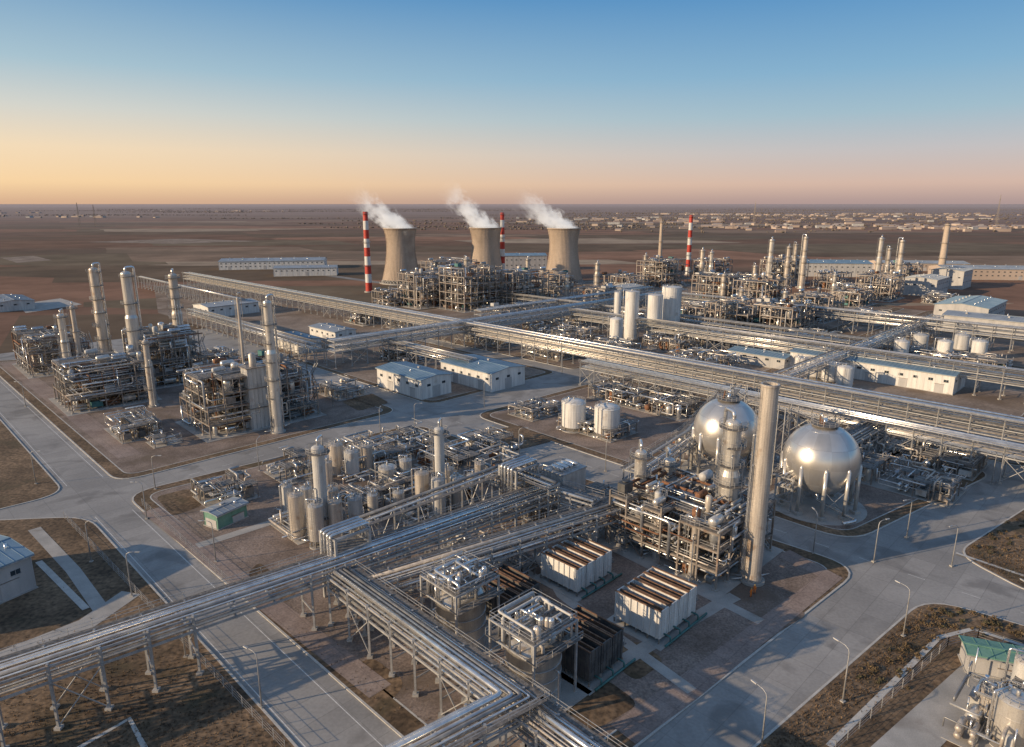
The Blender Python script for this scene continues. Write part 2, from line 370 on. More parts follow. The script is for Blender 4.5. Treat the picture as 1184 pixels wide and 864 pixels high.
# ---------------------------------------------------------------- process structures
def equip(mb,r,x0,y0,z0,bx,by,hz,lod=0):
    cx=x0+bx/2;cy=y0+by/2;k=r.random(); n=12 if lod==0 else 8
    mm=r.choice(['silver','silver_b','vessel','offwhite','clad','vessel','rust','pipe_dark'])
    if k<.24:
        rr=min(by,hz)*r.uniform(.16,.26)
        mb.hves((x0+.8,cy,z0+rr+.5),(x0+bx-.8,cy,z0+rr+.5),rr,mm,n)
        for xx in (x0+bx*.28,x0+bx*.72): mb.box(xx-.15,cy-rr*.7,z0,xx+.15,cy+rr*.7,z0+rr*.6+.3,'steel')
    elif k<.42:
        rr=min(bx,by)*r.uniform(.14,.26); h=hz*r.uniform(.5,.85)
        mb.lathe(cx,cy,[(rr*.8,z0),(rr*.8,z0+.5),(rr,z0+.8),(rr,z0+h),(rr*.8,z0+h+rr*.3),(rr*.4,z0+h+rr*.45),(.02,z0+h+rr*.5)],mm,n)
    elif k<.56:
        rr=.35
        for q in (0,1):
            yy=cy-.9+q*1.6
            for zz in (.8,1.9): mb.hves((x0+.6,yy,z0+zz),(x0+bx-.6,yy,z0+zz),rr+.1*q,mm,8)
            mb.box(cx-.2,yy-.4,z0,cx+.2,yy+.4,z0+.5,'steel')
    elif k<.70:
        w=bx*r.uniform(.2,.35);d=by*r.uniform(.2,.33);h=r.uniform(1.0,2.2)
        mb.box(cx-w,cy-d,z0+.6,cx+w,cy+d,z0+.6+h,r.choice(['offwhite','steel_dark','steel_light','teal','steel']))
        for sx in(-1,1):
            for sy in(-1,1): mb.box(cx+sx*w*.85-.08,cy+sy*d*.85-.08,z0,cx+sx*w*.85+.08,cy+sy*d*.85+.08,z0+.6,'steel')
        mb.cyl((cx,cy,z0+.6+h),(cx,cy,z0+.9+h),min(w,d)*.7,'steel_dark',10)
    elif k<.9:
        for q in range(r.randint(2,5)):
            y=y0+.5+q*.75; rr=r.uniform(.1,.26); z=z0+r.uniform(.4,hz-.6)
            mb.pipe([(x0-.5,y,z),(cx+r.uniform(-1,1),y,z),(cx+r.uniform(-1,1),y+.01,z0+.3 if r.random()<.5 else z+.01),(x0+bx+.5,y,z0+.3)] if r.random()<.5 else [(x0-.5,y,z),(x0+bx+.5,y,z)],rr,r.choice(['silver','silver_b','silver_b','clad','steel_light','pipe_dark']),6)
def frame(mb,r,w,d,levels,bx=5.5,by=5.5,lod=0,fill=.75,drop=.45,steel='steel'):
    nx=max(1,round(w/bx));ny=max(1,round(d/by));bx=w/nx;by=d/ny
    X=[-w/2+i*bx for i in range(nx+1)];Y=[-d/2+j*by for j in range(ny+1)]
    nl=len(levels)
    hh=[[nl if r.random()>drop else r.randint(max(1,nl-2),nl) for j in range(ny)] for i in range(nx)]
    def has(i,j,k): return 0<=i<nx and 0<=j<ny and hh[i][j]>k
    cw=.34 if lod==0 else .45
    for i in range(nx+1):
        for j in range(ny+1):
            m=max([hh[a][b] for a in (i-1,i) for b in (j-1,j) if 0<=a<nx and 0<=b<ny])
            mb.box(X[i]-cw/2,Y[j]-cw/2,0,X[i]+cw/2,Y[j]+cw/2,levels[m-1]+(1.0 if r.random()<.2 else 0),steel)
            mb.box(X[i]-.5,Y[j]-.5,0,X[i]+.5,Y[j]+.5,.45,'concrete')
    for k,z in enumerate(levels):
        zb=levels[k-1] if k else 0
        for i in range(nx):
            for j in range(ny+1):
                if has(i,j,k) or has(i,j-1,k): mb.box(X[i]+cw/2,Y[j]-.13,z-.42,X[i+1]-cw/2,Y[j]+.13,z-.05,steel)
        for i in range(nx+1):
            for j in range(ny):
                if has(i,j,k) or has(i-1,j,k): mb.box(X[i]-.12,Y[j]+cw/2,z-.44,X[i]+.12,Y[j+1]-cw/2,z-.06,steel)
        for i in range(nx):
            for j in range(ny):
                if not has(i,j,k): continue
                plat=r.random()<fill
                if plat:
                    mb.box(X[i]+.05,Y[j]+.05,z-.04,X[i+1]-.05,Y[j+1]-.05,z+.03,'grating')
                    if lod==0:
                        if not has(i-1,j,k): mb.rail((X[i]+.1,Y[j],z),(X[i]+.1,Y[j+1],z))
                        if not has(i+1,j,k): mb.rail((X[i+1]-.1,Y[j],z),(X[i+1]-.1,Y[j+1],z))
                        if not has(i,j-1,k): mb.rail((X[i],Y[j]+.1,z),(X[i+1],Y[j]+.1,z))
                        if not has(i,j+1,k): mb.rail((X[i],Y[j+1]-.1,z),(X[i+1],Y[j+1]-.1,z))
                else:
                    mb.beam((X[i],(Y[j]+Y[j+1])/2,z-.2),(X[i+1],(Y[j]+Y[j+1])/2,z-.2),.18,.25,steel)
                nz=levels[k+1] if k+1<nl else z+4
                if r.random()<.72 and (plat): equip(mb,r,X[i],Y[j],z+.03,bx,by,nz-z,lod)
                if k==0: equip(mb,r,X[i],Y[j],.2,bx,by,z,lod)
                if r.random()<.3:
                    if not has(i,j-1,k): mb.beam((X[i],Y[j],zb+.3),(X[i+1],Y[j],z-.3),.16,.16,steel)
                    if not has(i-1,j,k): mb.beam((X[i],Y[j],zb+.3),(X[i],Y[j+1],z-.3),.16,.16,steel)
    npipe=int(nx*ny*nl*(1.5 if lod==0 else .7))
    for q in range(npipe):
        rr=r.choice([.1,.14,.18,.25,.34]); a=[r.uniform(-w/2-.8,w/2+.8),r.uniform(-d/2-.8,d/2+.8),r.uniform(1,levels[-1]+1)]
        pts=[tuple(a)]; last=-1
        for st in range(r.randint(2,4)):
            ax=r.choice([x for x in (0,1,2) if x!=last]); last=ax
            lim=(w/2+.8,d/2+.8,0)[ax]
            a[ax]= r.uniform(-lim,lim) if ax<2 else r.uniform(.6,levels[-1]+1.5)
            pts.append(tuple(a))
        mb.pipe(pts,rr,r.choice(['silver','silver','silver_b','clad','silver_b','steel_light','rust']),6)
    if lod==0:
        sx=w/2+.3;z0=0;f=1
        for z in levels:
            ya,yb=(-d/2+.5,-d/2+5) if f>0 else (-d/2+5,-d/2+.5)
            for o in (0,1.0): mb.beam((sx+o,ya,z0),(sx+o,yb,z),.12,.3,'steel_light')
            for t in range(8):
                u=t/8; mb.box(sx,ya+(yb-ya)*u-.14,z0+(z-z0)*u,sx+1,ya+(yb-ya)*u+.14,z0+(z-z0)*u+.05,'grating')
            mb.beam((sx+1,ya,z0+1),(sx+1,yb,z+1),.06,.06,'steel_light'); z0=z; f=-f
def structure(pos,w,d,levels,seed,lod=0,rot=YA,name='steel_process_structure',**kw):
    r=random.Random(seed); mb=MB(); mb.box(-w/2-2,-d/2-2,-.05,w/2+2,d/2+2,.2,'concrete')
    frame(mb,r,w,d,levels,lod=lod,**kw)
    return mb.obj(name,pos,rot)
def column(pos,r0,h,seed,m='clad',nplat=4,lod=0,name='distillation_column',taper=True,cap='dome'):
    r=random.Random(seed); mb=MB(); n=22 if lod==0 else 14
    mb.lathe(0,0,[(r0*1.5,0),(r0*1.5,.6),(0.01,.6)],'concrete',n,smooth=False)
    h1=h*.62 if taper else h
    r1=r0*.82 if taper else r0
    prof=[(r0*1.12,.6),(r0*1.12,.9),(r0,2.2)]
    zz=[2.2+(h1-2.2)*i/6 for i in range(1,7)]
    for q in zz:
        prof+=[(r0,q-.12),(r0*1.035,q-.12),(r0*1.035,q+.02),(r0,q+.02)]
    if taper:
        prof+=[(r1,h1+1.2)]
        for i in range(1,4):
            q=h1+1.2+(h-h1-1.2)*i/3
            prof+=[(r1,q-.12),(r1*1.035,q-.12),(r1*1.035,q+.02),(r1,q+.02)]
    if cap=='dome': prof+=[(r1*.93,h+r1*.28),(r1*.7,h+r1*.45),(r1*.35,h+r1*.56),(.02,h+r1*.6)]
    else: prof+=[(r1*1.06,h+.1),(r1*1.06,h+.5),(r1*.85,h+.5),(r1*.85,h-3),(.01,h-3)]
    mb.lathe(0,0,prof,m,n,smooth=False)
    for i in range(nplat):
        z=h*(.28+.7*i/max(1,nplat-1)) if nplat>1 else h*.95
        z=min(z,h-.6); rr=(r0 if z<h1 else r1); a0=r.uniform(0,6);sp=2*math.pi if lod or r.random()<.4 else r.uniform(3,5)
        k=16
        for j in range(k):
            a=a0+sp*j/k;b=a0+sp*(j+1)/k;ro=rr+1.15
            ca,sa,cb,sb=math.cos(a),math.sin(a),math.cos(b),math.sin(b)
            mb.hexa([(ca*rr,sa*rr,z-.12),(ca*ro,sa*ro,z-.12),(cb*ro,sb*ro,z-.12),(cb*rr,sb*rr,z-.12),(ca*rr,sa*rr,z),(ca*ro,sa*ro,z),(cb*ro,sb*ro,z),(cb*rr,sb*rr,z)],'grating')
        if lod==0: mb.ringrail(0,0,rr+1.12,z,'steel_light',12,1.1,a0,a0+sp)
        else: mb.lathe(0,0,[(rr+1.12,z+.9),(rr+1.2,z+.9),(rr+1.2,z+1.05),(rr+1.12,z+1.05)],'steel_light',12)
    for o in(-.25,.25): mb.beam((-r0-.5,o,.5),(-r0-.5,o,h-.5),.07,.07,'steel_light')
    if lod==0:
        zq=3
        while zq<h-1: mb.beam((-r0-.9,-.4,zq),(-r0-.9,.4,zq),.05,.05,'steel_light'); zq+=1.2
        mb.beam((-r0-.95,0,3),(-r0-.95,0,h-1),.05,.05,'steel_light')
    if cap=='dome':
        rp=r0*.2
        mb.pipe([(0,0,h+r1*.4),(0,0,h+r1*.6+1.4),(0,r0+1.1,h+r1*.6+1.4),(0,r0+1.1,1.2),(0,r0+3.5,1.2)],rp,'silver',8)
    for q in range(3):
        a=r.uniform(0,6.28);z=h*r.uniform(.3,.8);rr=r0+.45
        mb.pipe([(math.cos(a)*r1*.9,math.sin(a)*r1*.9,z),(math.cos(a)*rr,math.sin(a)*rr,z),(math.cos(a)*rr,math.sin(a)*rr,.8),(math.cos(a)*(rr+2),math.sin(a)*(rr+2),.8)],.14,'silver_b',6)
    return mb.obj(name,pos,r.uniform(-.6,.6))
structure(G(122,462),26,26,[5,10,15],1)
structure(G(64,424),22,34,[5,10,15],2)
structure(G(195,438),22,26,[5,10,15,19],3)
structure((-87,218),36,24,[4.5,9,13.5,18],4,drop=.3)
def colpx(u,vb,vt,rpx,seed,**k):
    x,y=G(u,vb); h=HT(vt,y); r0=rpx*math.hypot(y,CAMH)/FP
    return column((x,y),r0,h,seed,**k)
colpx(127,442,312,5.4,11,m='clad',nplat=7)
colpx(163,447,317,6.6,12,m='vessel',nplat=4)
colpx(213,432,319,5.6,13,m='clad',nplat=8)
colpx(322,500,350,5.6,14,m='vessel',nplat=6)
colpx(83,445,365,4.5,15,m='vessel',nplat=3); colpx(288,480,345,1.6,16,m='clad',nplat=0,taper=False)
colpx(95,430,355,3,17,m='clad',nplat=3); colpx(178,470,395,4,18,m='clad',nplat=3)
mb=MB()
for k,(z0,z1) in enumerate(((0.2,7),(7.3,13.5),(13.8,20))):
    mb.box(-3,-2.5,z0,3,2.5,z1,'offwhite'); mb.box(-3.4,-2.9,z1,3.4,2.9,z1+.28,'steel')
    mb.rail((-3.3,-2.8,z1+.28),(3.3,-2.8,z1+.28)); mb.rail((-3.3,-2.8,z1+.28),(-3.3,2.8,z1+.28))
    for i in range(5): mb.box(-3.08,-2.3+i*1.1,z0+.3,-3.0,-2.1+i*1.1,z1-.1,'steel_light'); mb.box(-2.8+i*1.3,-2.58,z0+.3,-2.6+i*1.3,-2.5,z1-.1,'steel_light')
mb.lathe(0,0,[(1.1,20),(1.1,24),(.8,24.4),(.01,24.6)],'clad',16); mb.obj('reactor_tower',G(299,494),YA)

def skid(pos,w,d,seed,h=5,rot=YA,lod=0,dens=1.0,name='pipework_skid'):
    r=random.Random(seed); mb=MB(); mb.box(-w/2,-d/2,-.05,w/2,d/2,.22,'concrete')
    nx=max(1,int(w/4));ny=max(1,int(d/4))
    for i in range(nx):
        for j in range(ny):
            if r.random()<.85*dens: equip(mb,r,-w/2+i*w/nx,-d/2+j*d/ny,.22,w/nx,d/ny,h*.8,lod)
            if r.random()<.45*dens:
                x=-w/2+(i+.1)*w/nx;y=-d/2+(j+.1)*d/ny;xx=x+w/nx*.8;yy=y+d/ny*.8
                for p in ((x,y),(xx,y),(xx,yy),(x,yy)): mb.box(p[0]-.12,p[1]-.12,.2,p[0]+.12,p[1]+.12,h*.75,'steel')
                mb.box(x-.2,y-.2,h*.75,xx+.2,yy+.2,h*.75+.1,'grating')
                if lod==0:
                    mb.rail((x,y,h*.75+.1),(xx,y,h*.75+.1)); mb.rail((x,y,h*.75+.1),(x,yy,h*.75+.1))
    for q in range(int(nx*ny*2.6*dens)):
        rr=r.choice([.1,.13,.18,.24,.3]); a=[r.uniform(-w/2,w/2),r.uniform(-d/2,d/2),r.uniform(.6,h)]
        pts=[tuple(a)];last=-1
        for st in range(r.randint(2,5)):
            ax=r.choice([x for x in (0,1,2) if x!=last]);last=ax
            lim=(w/2,d/2,0)[ax]; a[ax]= max(-lim,min(lim,a[ax]+r.uniform(-9,9))) if ax<2 else r.uniform(.5,h); pts.append(tuple(a))
        mb.pipe(pts,rr,r.choice(['silver','silver','silver_b','clad','steel_light','vessel','pipe_dark']),6)
    return mb.obj(name,pos,rot)
skid(G(155,500),12,20,21,6); skid(G(190,512),8,8,22,4)
skid(G(262,575),12,12,23,5); skid(G(340,548),11,13,24,6)
skid(G(445,525),34,20,25,5); skid(G(545,530),30,14,26,5); skid(G(380,600),22,14,27,4.5)
skid(G(500,585),20,10,28,4.5); skid(G(440,570),16,12,29,4.5); skid(G(590,555),12,16,46,5)
skid(G(745,468),16,40,30,6); skid(G(690,497),14,22,31,4.5); skid(G(620,478),16,12,32,4)
skid(G(1040,560),14,26,33,6); skid(G(1080,535),16,22,34,5); skid(G(890,545),8,10,35,4)
skid(G(980,475),18,30,36,6); skid(G(880,455),18,26,37,5); skid(G(800,520),8,14,38,4)
skid(G(395,455),14,18,39,5); skid(G(575,395),24,30,40,6); skid(G(640,410),20,24,41,5)
skid(G(560,650),8,22,42,4); skid(G(640,600),10,30,43,5); skid(G(700,590),10,14,44,5)
skid(G(1000,520),10,16,47,5); skid(G(470,415),16,20,48,5,lod=1); skid(G(250,420),18,20,49,6,lod=1)
def tank(pos,r,h,seed=0,m='white',roof='dome',legs=0,rail=True,name='storage_tank'):
    q=random.Random(seed); mb=MB(); n=28
    mb.lathe(0,0,[(r*1.1,0),(r*1.1,.35),(.01,.35)],'concrete',n,smooth=False)
    z0=.35
    if legs:
        z0=legs
        for i in range(6):
            a=i*math.pi/3; mb.cyl((r*.8*math.cos(a),r*.8*math.sin(a),.3),(r*.8*math.cos(a),r*.8*math.sin(a),z0+.4),.16,'steel',8)
        mb.lathe(0,0,[(.05,z0-r*.45),(r*.5,z0-r*.3),(r,z0)],m,n)
    prof=[]
    k=max(2,int(h/2.4))
    for i in range(k):
        a=z0+(h-z0)*i/k;b=z0+(h-z0)*(i+1)/k
        prof+=[(r,a),(r,b-.08),(r*1.012+.02,b-.08),(r*1.012+.02,b)]
    mb.lathe(0,0,prof,m,n,smooth=False)
    dh=r*.28 if roof=='dome' else r*.1
    mb.lathe(0,0,[(r*1.012,h),(r*.92,h+dh*.35),(r*.6,h+dh*.75),(r*.3,h+dh*.95),(.01,h+dh)],m,n)
    if rail: mb.ringrail(0,0,r*.97,h+.05,'steel_light',14,1.0)
    mb.cyl((0,0,h+dh-.1),(0,0,h+dh+.7),.25,'steel_light',8); mb.cyl((r*.5,0,h),(r*.5,0,h+dh+.6),.2,'silver',8)
    for o in(-.22,.22): mb.beam((-r-.35,o,.3),(-r-.35,o,h+1),.06,.06,'steel_light')
    z=.6
    while z<h: mb.beam((-r-.35,-.22,z),(-r-.35,.22,z),.05,.05,'steel_light'); z+=.6
    a=q.uniform(0,6)
    mb.pipe([(r*.5,0,h+dh+.4),(r*.5,r+.6,h+dh+.4),(r*.5,r+.6,.8),(r*.5+2,r+.6,.8)],.16,'silver',8)
    mb.pipe([(math.cos(a)*r*.9,math.sin(a)*r*.9,1.2),(math.cos(a)*(r+2),math.sin(a)*(r+2),1.2)],.2,'silver',8)
    return mb.obj(name,pos,q.uniform(0,3))
def tankpx(u,vb,vt,rpx,seed,**k):
    x,y=G(u,vb);h=HT(vt,y);r=rpx*math.hypot(y,CAMH)/FP
    return tank((x,y),r,h,seed,**k)
tankpx(663,497,465,13.5,1,legs=1.6); tankpx(701,504,471,14.5,2,legs=1.6)
for i,(u,vb,vt,rp) in enumerate([(346,622,572,8.5),(368,632,584,8.5),(390,626,580,8),(412,610,576,8),(356,600,564,7),(386,598,566,7),(462,600,569,6.5),
     (489,590,547,8),(508,598,554,8),(530,588,552,8),(519,575,542,7),(547,575,549,7),
     (390,547,514,8),(408,553,522,8),(449,562,540,10.5),(425,545,516,7),(470,560,532,7),(380,560,534,5.5),(334,590,562,6),(432,600,572,6),(555,560,536,6)]):
    tankpx(u,vb,vt,rp,50+i,m=['clad','vessel','clad','offwhite','vessel'][i%5],legs=1.8 if i%3==1 else 0)
colpx(375,625,519,7,70,m='offwhite',nplat=2,taper=False); colpx(510,590,497,5.5,71,m='offwhite',nplat=2,taper=False)
tankpx(712,397,369,7.5,72,rail=False); 
for u,vb,vt,rp in ((713,382,338,4),(729,392,337,8),(755,392,341,9),(774,387,332,11)): tankpx(u,vb,vt,rp,73+u,roof='flat')
for u,vb,vt,rp in ((940,438,418,9),(958,443,420,9),(975,450,425,9),(925,432,414,7)): tankpx(u,vb,vt,rp,80+u,legs=1.5)
for i,u in enumerate((1018,1040,1062,1090,1110,1130)): tankpx(u,408+ (i%2)*8,388+(i%2)*7,8,90+i,m='white' if i%2 else 'offwhite',legs=2)
skid(G(1075,415),60,18,95,5,rot=math.radians(135),lod=1)
# framed reactors in the foreground: one fat vessel with a pipe deck on slim legs
def framed_tank(pos,seed):
    r=random.Random(seed); mb=MB(); mb.box(-6.2,-6.2,-.05,6.2,6.2,.22,'concrete')
    R=4.1;H=8.6;q=4.4
    mb.lathe(0,0,[(R,.25),(R,H),(R+.05,H),(R+.05,H+.15),(R*.85,H+.7),(R*.5,H+1.05),(.02,H+1.2)],'vessel',36)
    for z in(2.2,4.2,6.2): mb.lathe(0,0,[(R,z),(R+.09,z),(R+.09,z+.16),(R,z+.16)],'steel_light',36)
    for x in(-q,q):
        for y in(-q,q): mb.box(x-.15,y-.15,0,x+.15,y+.15,12.2,'steel_light')
    for z in(9.4,12.2):
        for y in(-q,0,q): mb.box(-q+.15,y-.12,z-.32,q-.15,y+.12,z-.02,'steel_light')
        for x in(-q,q): mb.box(x-.11,-q+.15,z-.3,x+.11,q-.15,z-.04,'steel_light')
    mb.box(-q-.4,-q-.9,9.41,q+.4,-q+1.2,9.48,'grating'); mb.box(-q-.4,q-1.6,9.41,q+.4,q+.6,9.48,'grating')
    mb.rail((-q-.4,-q-.85,9.48),(q+.4,-q-.85,9.48)); mb.rail((-q-.4,q+.55,9.48),(q+.4,q+.55,9.48))
    mb.box(-q,-q+.2,12.21,q,-1.2,12.28,'grating')
    for a,b in (((-q,-q),(q,-q)),((q,-q),(q,q)),((q,q),(-q,q)),((-q,q),(-q,-q))): mb.rail((*a,12.28),(*b,12.28))
    for k in range(24):
        x=r.uniform(-4,4);y=r.uniform(-4,4);x2=r.uniform(-4,4);y2=r.uniform(-4,4);h=r.uniform(10.3,14)
        mb.pipe([(x,y,8.2),(x,y,h),(x2,y,h),(x2,y2,h),(x2,y2,9)],r.choice([.1,.14,.2,.26]),r.choice(['silver','silver_b','offwhite','silver']),8)
    for k in range(5):
        x=r.uniform(-3.5,3.5);y=r.uniform(-3.6,-1.6); mb.lathe(x,y,[(.45,12.28),(.45,13.6),(.3,13.9),(.02,14)],r.choice(['silver','offwhite','clad']),12)
    mb.hves((-2.6,2.2,10.6),(2.6,2.2,10.6),.75,'silver')
    for k in range(8):
        x=r.uniform(-q,q);s=r.choice((-1,1)); z=r.uniform(3,8)
        P=[(x,s*3,z),(x,s*(q+.5),z),(x,s*(q+.5),.7),(x+r.uniform(-3,3),s*(q+.5),.7)]
        if r.random()<.5: P=[(b,a,c) for a,b,c in P]
        mb.pipe(P,.13,r.choice(['silver','silver_b']),8)
    return mb.obj('framed_reactor_vessel',pos,YA)
framed_tank(G(533,742),1); framed_tank(G(616,800),2)
def filter_bins(pos,w,d,h,n,wm,rot=YA):
    mb=MB(); mb.box(-w/2-1.2,-d/2-1.2,-.05,w/2+1.2,d/2+1.2,.22,'concrete')
    z0=1.0;bw=w/n
    for i in range(n):
        x0=-w/2+i*bw+.12;x1=x0+bw-.24
        t=.14
        mb.box(x0,-d/2,z0,x0+t,d/2,h,wm);mb.box(x1-t,-d/2,z0,x1,d/2,h,wm)
        mb.box(x0+t,-d/2,z0,x1-t,-d/2+t,h,wm);mb.box(x0+t,d/2-t,z0,x1-t,d/2,h,wm)
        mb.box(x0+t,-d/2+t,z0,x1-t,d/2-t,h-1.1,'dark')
        mb.box(x0-.05,-d/2-.08,h,x0+t+.06,d/2+.08,h+.14,'brownfin');mb.box(x1-t-.06,-d/2-.08,h,x1+.05,d/2+.08,h+.14,'brownfin')
        mb.box((x0+x1)/2-.12,-d/2+t,h-.5,(x0+x1)/2+.12,d/2-t,h-.05,'brownfin')
        mb.box(x0+t,-.06,h-1.1,x1-t,.06,h-.6,'rust')
        for y in (-d/2,-d/4,0,d/4,d/2): 
            for xx in(x0,x1): mb.box(xx-.1,y-.1,.2,xx+.1,y+.1,z0+.0,'steel')
        for k in range(1,3): mb.box(x0-.0,-d/2-.07,z0+(h-z0)*k/3,x1,-d/2-.002,z0+(h-z0)*k/3+.12,wm)
        for k in range(3): mb.box((x0+x1)/2-.05+(k-1)*bw*.3,-d/2-.09,z0,(x0+x1)/2+.05+(k-1)*bw*.3,-d/2-.002,h-.05,wm)
    for s in(-1,1):
        for k in range(7):
            y=-d/2+(k+.5)*d/7; mb.box(s*(w/2-.02)-.08,y-.06,z0,s*(w/2-.02)+.08,y+.06,h-.05,wm)
    for k in range(n): 
        x=-w/2+(k+.5)*bw; mb.pipe([(x,-d/2+.1,1.5),(x,-d/2-1.3,1.5),(x,-d/2-1.3,.5)],.15,'teal',8)
    mb.pipe([(-w/2,-d/2-1.3,.5),(w/2+1.5,-d/2-1.3,.5)],.2,'teal',8)
    mb.rail((w/2+.3,-d/2,h*.5),(w/2+.3,d/2,h*.5)); mb.box(w/2+.05,-d/2,h*.5-.08,w/2+.9,d/2,h*.5,'grating')
    return mb.obj('filter_bin_unit',pos,rot)
RB=math.radians(45)
filter_bins(G(666,668),10.5,9,5.6,4,'white',RB); filter_bins(G(757,716),11.5,9,6,4,'white',RB)
filter_bins(G(585,705),8,9,5.6,3,'steel_dark',RB); filter_bins(G(674,765),8.5,9,6,3,'steel_dark',RB)  # dark walls here carry the shadow these two units stand in
structure((37,130),22,25,[4,8,11.5],51,drop=.35,bx=4.5,by=4.5,steel='steel')
colpx(737,612,524,8,61,m='vessel',nplat=4); colpx(770,600,533,8,62,m='vessel',nplat=3); 
colpx(836,640,490,10.5,63,m='vessel',nplat=6); column(G(869,672),1.55,HT(447,G(869,672)[1]),64,m='clad',nplat=0,taper=False,cap='flat',name='flue_stack')
colpx(757,640,570,4.5,65,m='offwhite',nplat=2); colpx(800,668,600,4.5,66,m='clad',nplat=2)

def sphere_tank(pos,rot):
    mb=MB(); R=8.5;zc=11.9; n=48;k=24
    prof=[(max(.02,R*math.sin(math.pi*i/k)),zc-R*math.cos(math.pi*i/k)) for i in range(k+1)]
    mb.lathe(0,0,prof,'sphere_a',n,wrapmat=lambda i,j:('sphere_a' if ((j//4)+(i//4))%2 else 'sphere_b'))
    for i in (4,8,16,20):
        a=math.pi*i/k; mb.lathe(0,0,[(R*math.sin(a-.006)*1.001,zc-R*math.cos(a-.006)),(R*math.sin(a)*1.006,zc-R*math.cos(a)*1.006),(R*math.sin(a+.006)*1.001,zc-R*math.cos(a+.006))],'silver_b',n)
    L=[]
    for i in range(10):
        a=2*math.pi*i/10; x=math.cos(a)*R*.99;y=math.sin(a)*R*.99; L.append((x,y))
        mb.cyl((x,y,.9),(x,y,zc-.3),.42,'vessel',14); mb.lathe(x,y,[(.42,zc-.3),(.34,zc),(.2,zc+.2),(.02,zc+.28)],'vessel',14)
        mb.box(x-.9,y-.9,-.05,x+.9,y+.9,.9,'concrete')
    for i in range(10):
        a=L[i];b=L[(i+1)%10]
        if i%2==0:
            mb.cyl((*a,1.6),(*b,7.0),.08,'steel_light',6);mb.cyl((*b,1.6),(*a,7.0),.08,'steel_light',6)
    mb.lathe(0,0,[(.01,.2),(R+2.5,.2),(R+2.5,-.05)],'concrete',40,smooth=False)
    zt=zc+R-.15
    mb.lathe(0,0,[(.5,zt),(3.1,zt),(3.1,zt+.15),(.5,zt+.15)],'grating',20,smooth=False); mb.ringrail(0,0,3.0,zt+.15,'steel_light',14)
    mb.cyl((0,0,zt-.2),(0,0,zt+1.4),.45,'silver',12); mb.pipe([(1,0,zt-.5),(1,0,zt+2),(1.8,0,zt+2),(1.8,0,zt+.2)],.2,'silver',8)
    for q in range(3): mb.cyl((-.9+q*.6,1.2,zt),(-.9+q*.6,1.2,zt+1+.5*q),.14,'rust',8)
    X=R+2.2
    for x in(X,X+2.4):
        for y in(-2,2): mb.box(x-.11,y-.11,0,x+.11,y+.11,zt+1.1,'steel_light')
    z=.2;f=1
    while z<zt-.5:
        z1=min(z+3,zt); ya,yb=(-1.9,1.9) if f>0 else (1.9,-1.9); xo=X+.2 if f>0 else X+1.3
        for o in(0,.9): mb.beam((xo+o,ya,z),(xo+o,yb,z1),.08,.22,'steel_light'); mb.beam((xo+o,ya,z+1),(xo+o,yb,z1+1),.05,.05,'steel_light')
        for t in range(9): mb.box(xo+.05,ya+(yb-ya)*t/9-.12,z+(z1-z)*t/9,xo+.85,ya+(yb-ya)*t/9+.12,z+(z1-z)*t/9+.04,'grating')
        mb.box(X,-2 if f<0 else 1.2,z1-.06,X+2.4,-1.2 if f<0 else 2,z1,'grating'); z=z1;f=-f
    mb.box(3.0,-.6,zt-.02,X+.1,.6,zt+.08,'grating'); mb.rail((3,-.55,zt+.08),(X,-.55,zt+.08)); mb.rail((3,.55,zt+.08),(X,.55,zt+.08))
    mb.pipe([(0,0,zc-R+.2),(0,0,1.4),(-R-3.5,0,1.4),(-R-3.5,4,1.4)],.35,'silver',10)
    return mb.obj('spherical_gas_tank',pos,rot)
sphere_tank(G(836,545),math.radians(60)); sphere_tank(G(943,584),math.radians(110))

